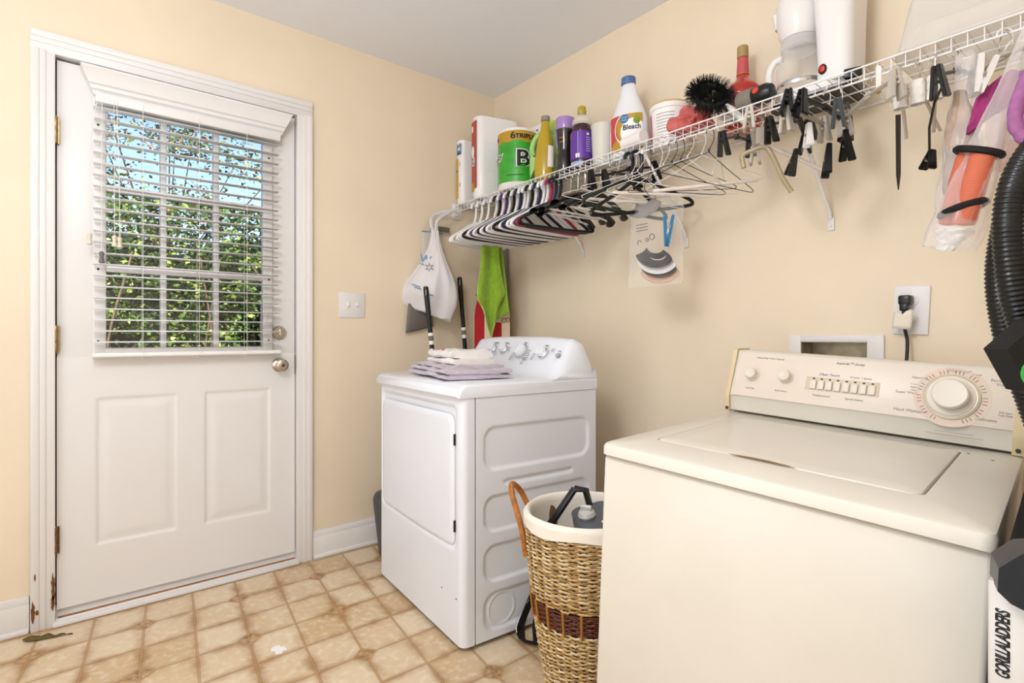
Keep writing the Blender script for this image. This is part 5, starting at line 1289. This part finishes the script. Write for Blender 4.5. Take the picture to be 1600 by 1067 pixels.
# red and cream striped tote with lettering
TO = thing('striped_tote', 'red and cream striped tote bag with black lettering, behind the dryer', 'tote bag', (.245, -.205, 1.20), (R(0), 0, R(47)))
crm = mat('tote_cream', '#e2cdb2', .85, bump=.25, bscale=140); trd = mat('tote_red', '#b01823', .8, bump=.25, bscale=140, var=.12, vscale=12)
def tpt(x, z, lift=0):
    w = .10 * (1 - .55 * smooth((z + .02) / .28)); return Vector((x * w / .10, -.028 * (1 - (x / .105) ** 2) * (1 - .6 * smooth(z / .2)) - lift + .003 * noise.noise(Vector((x * 30, z * 20, 1))), z))
def tpatch(x0, x1, z0, z1, mt, nm, lift):
    MB().grid(lambda u, v: tpt(x0 + (x1 - x0) * u, z0 + (z1 - z0) * v, lift), 12, 26).build(nm, mt, TO, solid=.001 if lift else 0)
bb = MB(); bb.grid(lambda u, v: tpt(-.10 + .2 * u, -.24 + .46 * v), 24, 34); bb.grid(lambda u, v: Vector((tpt(-.10 + .2 * u, -.24 + .46 * v).x, -tpt(-.10 + .2 * u, -.24 + .46 * v).y * .6, -.24 + .46 * v)), 24, 34); bb.build('bag_body', crm, TO)
tpatch(-.098, -.040, -.24, .165, trd, 'red_stripe', .0015); tpatch(.004, .055, -.24, -.045, trd, 'red_stripe', .0015)
text('RICO', .034, ink_b, TO, Mx(tpt(.066, -.035, .004), (1, 0, .12), (-.12, 0, 1)), ext=.0006, space=.9)
for s in (-1, 1): MB().tube(spline([(-.03, s * .008, .20), (-.028, s * .012, .27), (-.010, s * .01, .35), (.0, 0, .40)], 6), .006, 8, flat=.4).build('strap', crm, TO)
RN = thing('hose_nozzle', 'white and grey ring shaped fitting hanging beside the green towel', 'fitting', (.262, -.262, 1.33), (R(70), 0, R(40)))
MB().tube([(.026 * math.cos(2*PI*k/24), .026 * math.sin(2*PI*k/24), 0) for k in range(24)], .009, 10, True).build('ring', mat('ring_grey', '#cfcac6', .4), RN)
MB().tube([(-.03, -.02, 0), (-.045, -.035, .004)], [.009, .011], 10).build('black_stub', blk, RN)
# green towel folded over a hanger bar
GT = thing('green_towel', 'bright lime green towel hanging from a hanger above the dryer console', 'towel', (.330, -.285, 1.56))
gtm = mat('lime_towel', '#8db32c', .95, var=.18, vscale=60, bump=.8, bscale=240, sheen=.3)
d1 = Vector((.62, .785, 0)); n1 = Vector((.785, -.62, 0))
def tow(u, v):
    # narrow where it is pinched on the bar, widening and ending in a drooping corner
    s = u - .5; w = .085 + .065 * smooth(v * 1.3) - .10 * smooth((v - .62) / .38) * (1 - .2)
    L_ = .49 - .22 * abs(s + .08) ** 1.0 * smooth(v) * 1.2
    fold = .018 * math.sin(u * 9 + v * 1.5) * (.4 + .6 * v) + .014 * math.cos(u * 4)
    return d1 * (s * w + .012 * v) + n1 * fold + Vector((0, 0, -L_ * v))
MB().grid(tow, 46, 46).build('front_fold', gtm, GT, solid=.006)
def tow2(u, v):
    s = u; w = .05 + .05 * v; return d1 * (.025 + s * w * .8) - n1 * (.030 - .012 * math.sin(u * 6 + v * 2)) + Vector((0, 0, -.40 * v + .05 * u * v))
MB().grid(tow2, 24, 36).build('back_fold', gtm, GT, solid=.006)
hem = [tow(0, v / 30) for v in range(31)] + [tow(u / 20, 1) for u in range(1, 21)] + [tow(1, 1 - v / 30) for v in range(1, 31)]
MB().tube(hem, .0035, 6).build('hem', mat('lime_hem', '#b6cf6a', .9), GT)
# dark gear bag seen in the gap left of the dryer
BN = thing('waste_bin', 'dark grey rounded bin standing between dryer and door wall', 'bin', (.183, -.750, 0))
MB().lathe([(.10, 0), (.115, .01), (.145, .24), (.150, .29), (.140, .31), (.08, .335), (0, .34)], n=36).build('bin', mat('bin_grey', '#4a4b4d', .5), BN)
BN.scale = (.8, .8, .95)
# ------------------------------------------------------------------ folded linen on the dryer
def Dp(x, y, z): return MW[DR.name] @ Vector((x, y, z))
TW = thing('lavender_towel', 'folded lavender towel lying on the dryer lid', 'towel', Dp(.385, .172, .9195), (0, 0, R(-14))); TW.scale = (1.12, 1.05, 1)
lav = mat('lavender_terry', '#c8bcc8', .95, var=.1, vscale=70, bump=.8, bscale=260, sheen=.3)
def fold_layer(x0, x1, y0, y1, z0, th, seed, mt, P, nm, droop=.014):
    def f(u, v):
        a = 2 * PI * v; cy, hy = (y0 + y1) / 2, (y1 - y0) / 2
        # flattened loop section in y-z
        c, s = math.cos(a), math.sin(a); px = math.copysign(abs(c) ** .35, c); pz = math.copysign(abs(s) ** .7, s)
        x = x0 + (x1 - x0) * u; w = noise.noise(Vector((x * 14, px * 3, seed))) * droop
        return (x + .006 * noise.noise(Vector((a, seed, 1))), cy + hy * px + .008 * noise.noise(Vector((x * 9, seed, a))), z0 + th * .5 + th * .5 * pz * (1 + .3 * noise.noise(Vector((x * 20, px * 4, seed)))) + (w if pz > 0 else max(0, w) * .2))
    b = MB(); b.grid(f, 44, 40, cv=True)
    n_ = 40
    b.f.append([k for k in range(n_)][::-1]); b.k.append(0); b.f.append([43 * n_ + k for k in range(n_)]); b.k.append(0)
    return b.build(nm, mt, P, sharp=60)
fold_layer(-.215, .215, -.125, .135, 0, .021, 1, lav, TW, 'lower_fold'); fold_layer(-.205, .222, -.118, .138,   .0190, .019, 2, lav, TW, 'upper_fold'); fold_layer(-.19, .17, -.10, .13,   .0345, .012, 5, lav, TW, 'top_fold')
SHT = thing('white_shirt', 'folded white cotton top with a pink print on the lavender towel', 'clothing', Dp(.335, .215, .9195 + .0445), (0, 0, R(-10))); SHT.scale = (1.05, 1.05, 1.25)
wsh = mat('white_cotton', '#ece8e4', .9, bump=.35, bscale=45, var=.05, vscale=14)
fold_layer(-.125, .155, -.085, .085, .0, .020, 9, wsh, SHT, 'lower_fold', .006); fold_layer(-.135, .135, -.078, .088, .0195, .028, 12, wsh, SHT, 'upper_fold', .008)
pkm = mat('pink_print', '#c9737c', .8)
rp_ = random.Random(2)
for k in range(6):
    c = Vector((-.06 + .025 * math.cos(k), -.050 + .022 * math.sin(k * 1.7), .0478)); pts = [(c.x + .016 * math.cos(a) * rp_.uniform(.5, 1), c.y + .008 * math.sin(a) * rp_.uniform(.5, 1)) for a in [2 * PI * i / 9 for i in range(9)]]
    MB().prism(pts, .0022, Matrix.Translation((0, 0, c.z - .001))).build('pink_print', pkm, SHT)
MB().tube(spline([(-.136, -.06, .03), (-.140, 0, .040), (-.136, .07, .036)], 8), .0028, 8).build('green_piping', mat('sage_piping', '#a9b48c', .8), SHT)
# ------------------------------------------------------------------ laundry basket
BX, BY = 1.582, -.878
LB = thing('laundry_basket', 'tall round woven seagrass laundry basket with white liner and brown band', 'laundry basket', (BX, BY, 0))
def brad(z): return .092 + .080 * (z / .58) + .012 * math.sin(PI * min(1, z / .58))
def weave(z0, z1, rows, nseg, mats_, nm, amp=.0034, off=0):
    """horizontal strands over and under upright stakes"""
    objs = [MB() for _ in mats_]; rr = random.Random(int(z0 * 1000) + 3)
    for i in range(rows):
        z = z0 + (z1 - z0) * (i + .5) / rows; h_ = (z1 - z0) / rows * .62
        pts = []; rad = []; a0 = rr.uniform(0, .2)
        for k in range(nseg):
            a = 2 * PI * k / nseg; s = math.sin(a * 20 + (PI if i % 2 else 0))
            r = brad(z) + amp * s + rr.uniform(-.0012, .0012)
            pts.append((r * math.cos(a), r * math.sin(a), z + rr.uniform(-.0016, .0016))); rad.append(h_ * rr.uniform(.7, 1.15))
        objs[i % len(mats_) if rr.random() < .7 else rr.randrange(len(mats_))].tube(pts, rad, 5, True)
    b = MB()
    for o, m_ in zip(objs, mats_):
        b.m(m_); b.add(o.v, o.f)
    return b.build(nm, None, LB, weld=False, sharp=80)
g1 = mat('seagrass_light', '#c9a975', .75, var=.35, vscale=45, stretch=(1, 1, 4)); g2 = mat('seagrass_mid', '#a98350', .75, var=.4, vscale=45, stretch=(1, 1, 4)); g3 = mat('seagrass_pale', '#ddc9a2', .75, var=.3, vscale=40, stretch=(1, 1, 4)); brn = mat('brown_rattan', '#5a2a18', .45, var=.4, vscale=40, stretch=(1, 1, 5))
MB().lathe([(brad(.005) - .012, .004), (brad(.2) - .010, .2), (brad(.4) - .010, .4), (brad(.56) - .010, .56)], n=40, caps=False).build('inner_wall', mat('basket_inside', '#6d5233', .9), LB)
weave(.0, .300, 56, 200, (g1, g2, g1, g3), 'lower_weave'); weave(.362, .560, 37, 200, (g1, g2, g3, g1), 'upper_weave'); weave(.304, .358, 9, 200, (brn,), 'brown_band', .002)
for k in range(20):
    a = 2 * PI * k / 20 + .05
    MB().tube([((brad(z) + .0055) * math.cos(a), (brad(z) + .0055) * math.sin(a), z) for z in (.298, .31, .33, .352, .364)], .0055, 6, flat=.5).build('tan_stake', mat('tan_stake', '#a8742c', .6), LB)
lin = mat('liner_cotton', '#e8e0d4', .9, bump=.3, bscale=60)
def linf(u, v):
    a = 2 * PI * u; rp = .003 * noise.noise(Vector((math.cos(a) * 4, math.sin(a) * 4, v * 4)))
    if v < .25: t = v / .25; r = brad(.56) + .0085; z = .553 + .029 * t + .004 * math.sin(a * 5)
    elif v < .40: t = (v - .25) / .15; r = brad(.56) + .0085 - .020 * t; z = .582 + .010 * math.sin(PI * t)
    else: t = (v - .40) / .60; r = brad(.56) - .0115 - .055 * t * t; z = .582 - .30 * t
    return ((r + rp) * math.cos(a), (r + rp) * math.sin(a), z)
bl2 = MB(); bl2.grid(linf, 80, 36, cu=True); bl2.add([(.10 * math.cos(2*PI*k/24), .10 * math.sin(2*PI*k/24), .283) for k in range(24)], [list(range(24))]); bl2.build('liner', lin, LB, sharp=80)
ha = R(215)
def hpt(da, z, out): a = ha + da; r = brad(z) + out; return Vector((r * math.cos(a), r * math.sin(a), z))
MB().tube(spline([hpt(-.38, .44, .009), hpt(-.36, .52, .014), hpt(-.26, .60, .034), hpt(-.06, .640, .040), hpt(.16, .625, .034), hpt(.32, .54, .016), hpt(.36, .46, .009)], 8), .0085, 9).build('handle', mat('rattan_handle', '#a86a2c', .5, var=.35, vscale=60), LB)
# carpet cleaner parts in the basket
CC = thing('carpet_cleaner_head', 'dark grey carpet cleaner tank and handle lying in the basket', 'vacuum part', (BX - .005, BY + .015, .50))
gym = mat('smoky_grey', '#55575c', .3, var=.1, vscale=20); 
b = MB(); b.prism(rrect(-.075, .085, -.045, .075, .035, 8), .06, Matrix.Translation((.03, -.005, .015)) @ Matrix.Rotation(R(14), 4, 'X') @ Matrix.Rotation(R(-28), 4, 'Z')); b.build('tank', gym, CC, sharp=30)
MB().lathe([(.024, 0), (.026, .006), (.022, .016), (.015, .020), (0, .021)], (.018, -.025, .072), (0, -.2, 1), 20).box((.018, -.029, .098), (.034, .010, .016), (0, 0, R(20)), .003).build('tank_cap', mat('cap_silver', '#c3c0bb', .3, metal=.3), CC)
MB().tube([(-.105, -.06, .015), (-.055, .0, .130)], [.017, .014], 10, flat=.7).tube([(-.055, .0, .130), (-.030, .02, .128), (-.015, .04, .035)], [.014, .015, .013], 10, flat=.7).build('handle', blk, CC)
MB().box((.10, -.03, .085), (.022, .002, .034), (R(-70), 0, R(-28)), .0005).build('white_label', wht_l, CC)
# black strap on the floor between dryer and basket
BS = thing('black_sling_bag', 'black webbing straps lying on the floor between dryer and basket', 'strap bag', (1.205, -.705, 0))
MB().tube(spline([(-.005, -.015, .20), (-.035, -.02, .13), (-.055, -.045, .05), (-.06, -.05, .012), (-.015, -.075, .010), (.03, -.06, .012)], 8), .020, 8, flat=.25).build('strap', blk_m, BS)
MB().tube(spline([(.03, .02, .22), (.02, .0, .15), (.01, -.03, .07), (.045, -.06, .014)], 8), .024, 8, flat=.3).build('strap', blk_m, BS)
MB().ball((.055, .02, .085), (.045, .04, .085), 16).build('pouch', blk_m, BS)
MB().tube(spline([(-.03, -.032, .14), (-.062, -.062, .045), (-.052, -.075, .018)], 6), .0016, 6).build('white_piping', wht_l, BS)
MB().box((.008, -.052, .11), (.010, .003, .026), (R(-20), 0, 0), .001).build('pink_tab', mat('tab_pink', '#c4588a', .5), BS)
# ------------------------------------------------------------------ litter on the floor
LF = MB()
lc = spline([(.062, -2.150, .003), (.082, -2.10, .003), (.100, -2.06, .003), (.120, -2.012, .003)], 6)
wv_ = [.0, .012, .018, .021, .022, .022, .021, .020, .019, .018, .016, .014, .012, .010, .008, .006, .004, .002, .0]
vs = []; 
for i, p in enumerate(lc):
    t = (lc[min(i+1, len(lc)-1)] - lc[max(i-1, 0)]).normalized(); q = Vector((-t.y, t.x, 0)) * wv_[i]; vs += [p + q + Vector((0, 0, .004 * math.sin(i))), p + Vector((0, 0, .0015)), p - q + Vector((0, 0, .003))]
LF.add(vs, [[i*3 + k, i*3 + k + 1, i*3 + k + 4, i*3 + k + 3] for i in range(len(lc) - 1) for k in (0, 1)])
tag(LF.build('dry_leaf', mat('dead_leaf', '#6b5a2c', .8, var=.35, vscale=60), solid=.0008), 'dry brown leaf lying on the floor near the door', 'leaf')
MB_ = MB(); MB_.prism([(.655, -1.478), (.676, -1.486), (.684, -1.474), (.706, -1.478), (.712, -1.458), (.698, -1.452), (.700, -1.438), (.676, -1.440), (.668, -1.450), (.652, -1.452)], .0012, Matrix.Translation((.01, 0, .0002)))
tag(MB_.build('paper_scrap', wht_l), 'torn white paper scrap on the floor tiles', 'paper')
# ------------------------------------------------------------------ vacuum cleaner with black hose at the right edge
VC = thing('vacuum_cleaner', 'black vacuum with ribbed hose and green badge, standing at the right of the washer', 'vacuum cleaner', (2.60, -.80, 0))
hz = mat('hose_black', '#0e0e0f', .28)
def ribbed(pts, r, nm, pitch=.0075):
    c = spline(pts, 14); out = [c[0]]
    d = 0; res = []
    for a, b_ in zip(c, c[1:]):
        L_ = (b_ - a).length; n_ = max(1, int(L_ / (pitch / 4)))
        for k in range(n_): res.append(a.lerp(b_, k / n_))
    rad = []; s = 0
    for i, p in enumerate(res):
        if i: s += (p - res[i-1]).length
        rad.append(r * (1 + .085 * math.cos(2 * PI * s / pitch)))
    return MB().tube(res, rad, 18).build(nm, hz, VC, world=True, sharp=180)
ribbed([(2.60, -.66, 1.18), (2.570, -.665, 1.34), (2.512, -.690, 1.395), (2.468, -.715, 1.35), (2.448, -.735, 1.26), (2.443, -.745, 1.17), (2.454, -.735, 1.07), (2.478, -.715, .97), (2.505, -.69, .86)], .019, 'hose')
ribbed([(2.595, -.80, 1.20), (2.57, -.81, 1.36), (2.520, -.83, 1.392), (2.486, -.85, 1.345), (2.472, -.86, 1.27), (2.477, -.858, 1.16), (2.494, -.835, 1.06), (2.520, -.82, .93)], .0195, 'hose')
b = MB(); b.prism([(-.034, .016), (.012, .056), (.12, .10), (.12, -.075), (.0, -.045)], .040, Mx((2.476, -.910, 1.045), (.63, .776, 0), (0, 0, 1))); b.build('nozzle', blk_m, VC, world=True)
bd = Vector((.776, -.63, 0))
bc_ = Vector((2.479, -.906, 1.026)) + bd * .040
MB().lathe([(.020, 0), (.020, .003), (.0145, .0035), (.0145, .003)], bc_, tuple(bd), 30, caps=False).build('green_badge', mat('badge_green', '#3fae4a', .4), VC, world=True)
MB().lathe([(.0148, .001), (.0148, .0035), (.007, .0045), (0, .0045)], bc_, tuple(bd), 30).build('badge_centre', mat('badge_white', '#d9d7d4', .4), VC, world=True)
MB().prism([(-1.03, .012), (-.46, .012), (-.46, 1.0), (-.62, 1.0), (-.80, .90), (-1.03, .80)], .11, Matrix(((0, 0, 1, 2.497), (1, 0, 0, 0), (0, 1, 0, 0), (0, 0, 0, 1)))).build('body', blk, VC, world=True); MB().bx(2.505, 2.60, -.95, -.55, .0, .03, .008).build('base', blk_m, VC, world=True)
MB().tube([(2.575, -.76, .75), (2.60, -.76, 1.25)], .016, 12).build('tube', blk, VC, world=True)
# ------------------------------------------------------------------ folded ladder in front of it
GL = thing('ladder', 'folded white ladder rail with black bold lettering at the right of the washer', 'ladder', (2.53, -1.10, 0))
ux = Vector((.63, .776, 0)); alm = mat('ladder_white', '#cfcac4', .35, metal=.2)
o0 = Vector((2.500, -1.124, 0))
def lbox(x0, x1, y0, y1, z0, z1, mt, nm, bev=.003):
    return MB().bx(x0, x1, y0, y1, z0, z1, bev).build(nm, mt, GL, world=True)
lbox(2.490, 2.535, -1.120, -1.085, .0, .775, alm, 'rail'); lbox(2.86, 2.905, -1.120, -1.085, .0, .775, alm, 'rail')
for z in (.12, .34, .56): lbox(2.53, 2.865, -1.116, -1.09, z, z + .028, alm, 'rung')
b = MB(); b.prism([(-.002, .772), (-.001, .800), (.020, .822), (.075, .838), (.075, .745), (.030, .752), (.010, .760)], .058, Mx(o0 + Vector((.003, -.012, 0)), (.96, .28, 0), (0, 0, 1)) @ Matrix.Translation((0, 0, -.050))); b.build('hinge_bracket', mat('bracket_dark', '#1c222b', .35), GL, world=True)
MB().lathe([(.0045, 0), (.0045, .003), (0, .004)], o0 + Vector((.016, -.009, .790)), (.28, -.96, 0), 12).build('rivet', mat('rivet_dark', '#34383e', .3, metal=.6), GL, world=True)
text('GORILLALADDERS', .0185, ink_b, GL, MW[GL.name].inverted() @ Mx((2.505, -1.1205, .700), (0, 0, 1), (-1, 0, 0)) @ Matrix.Scale(.58, 4, (1, 0, 0)), ext=.0003, bold=.0006, shear=.2, space=.92)
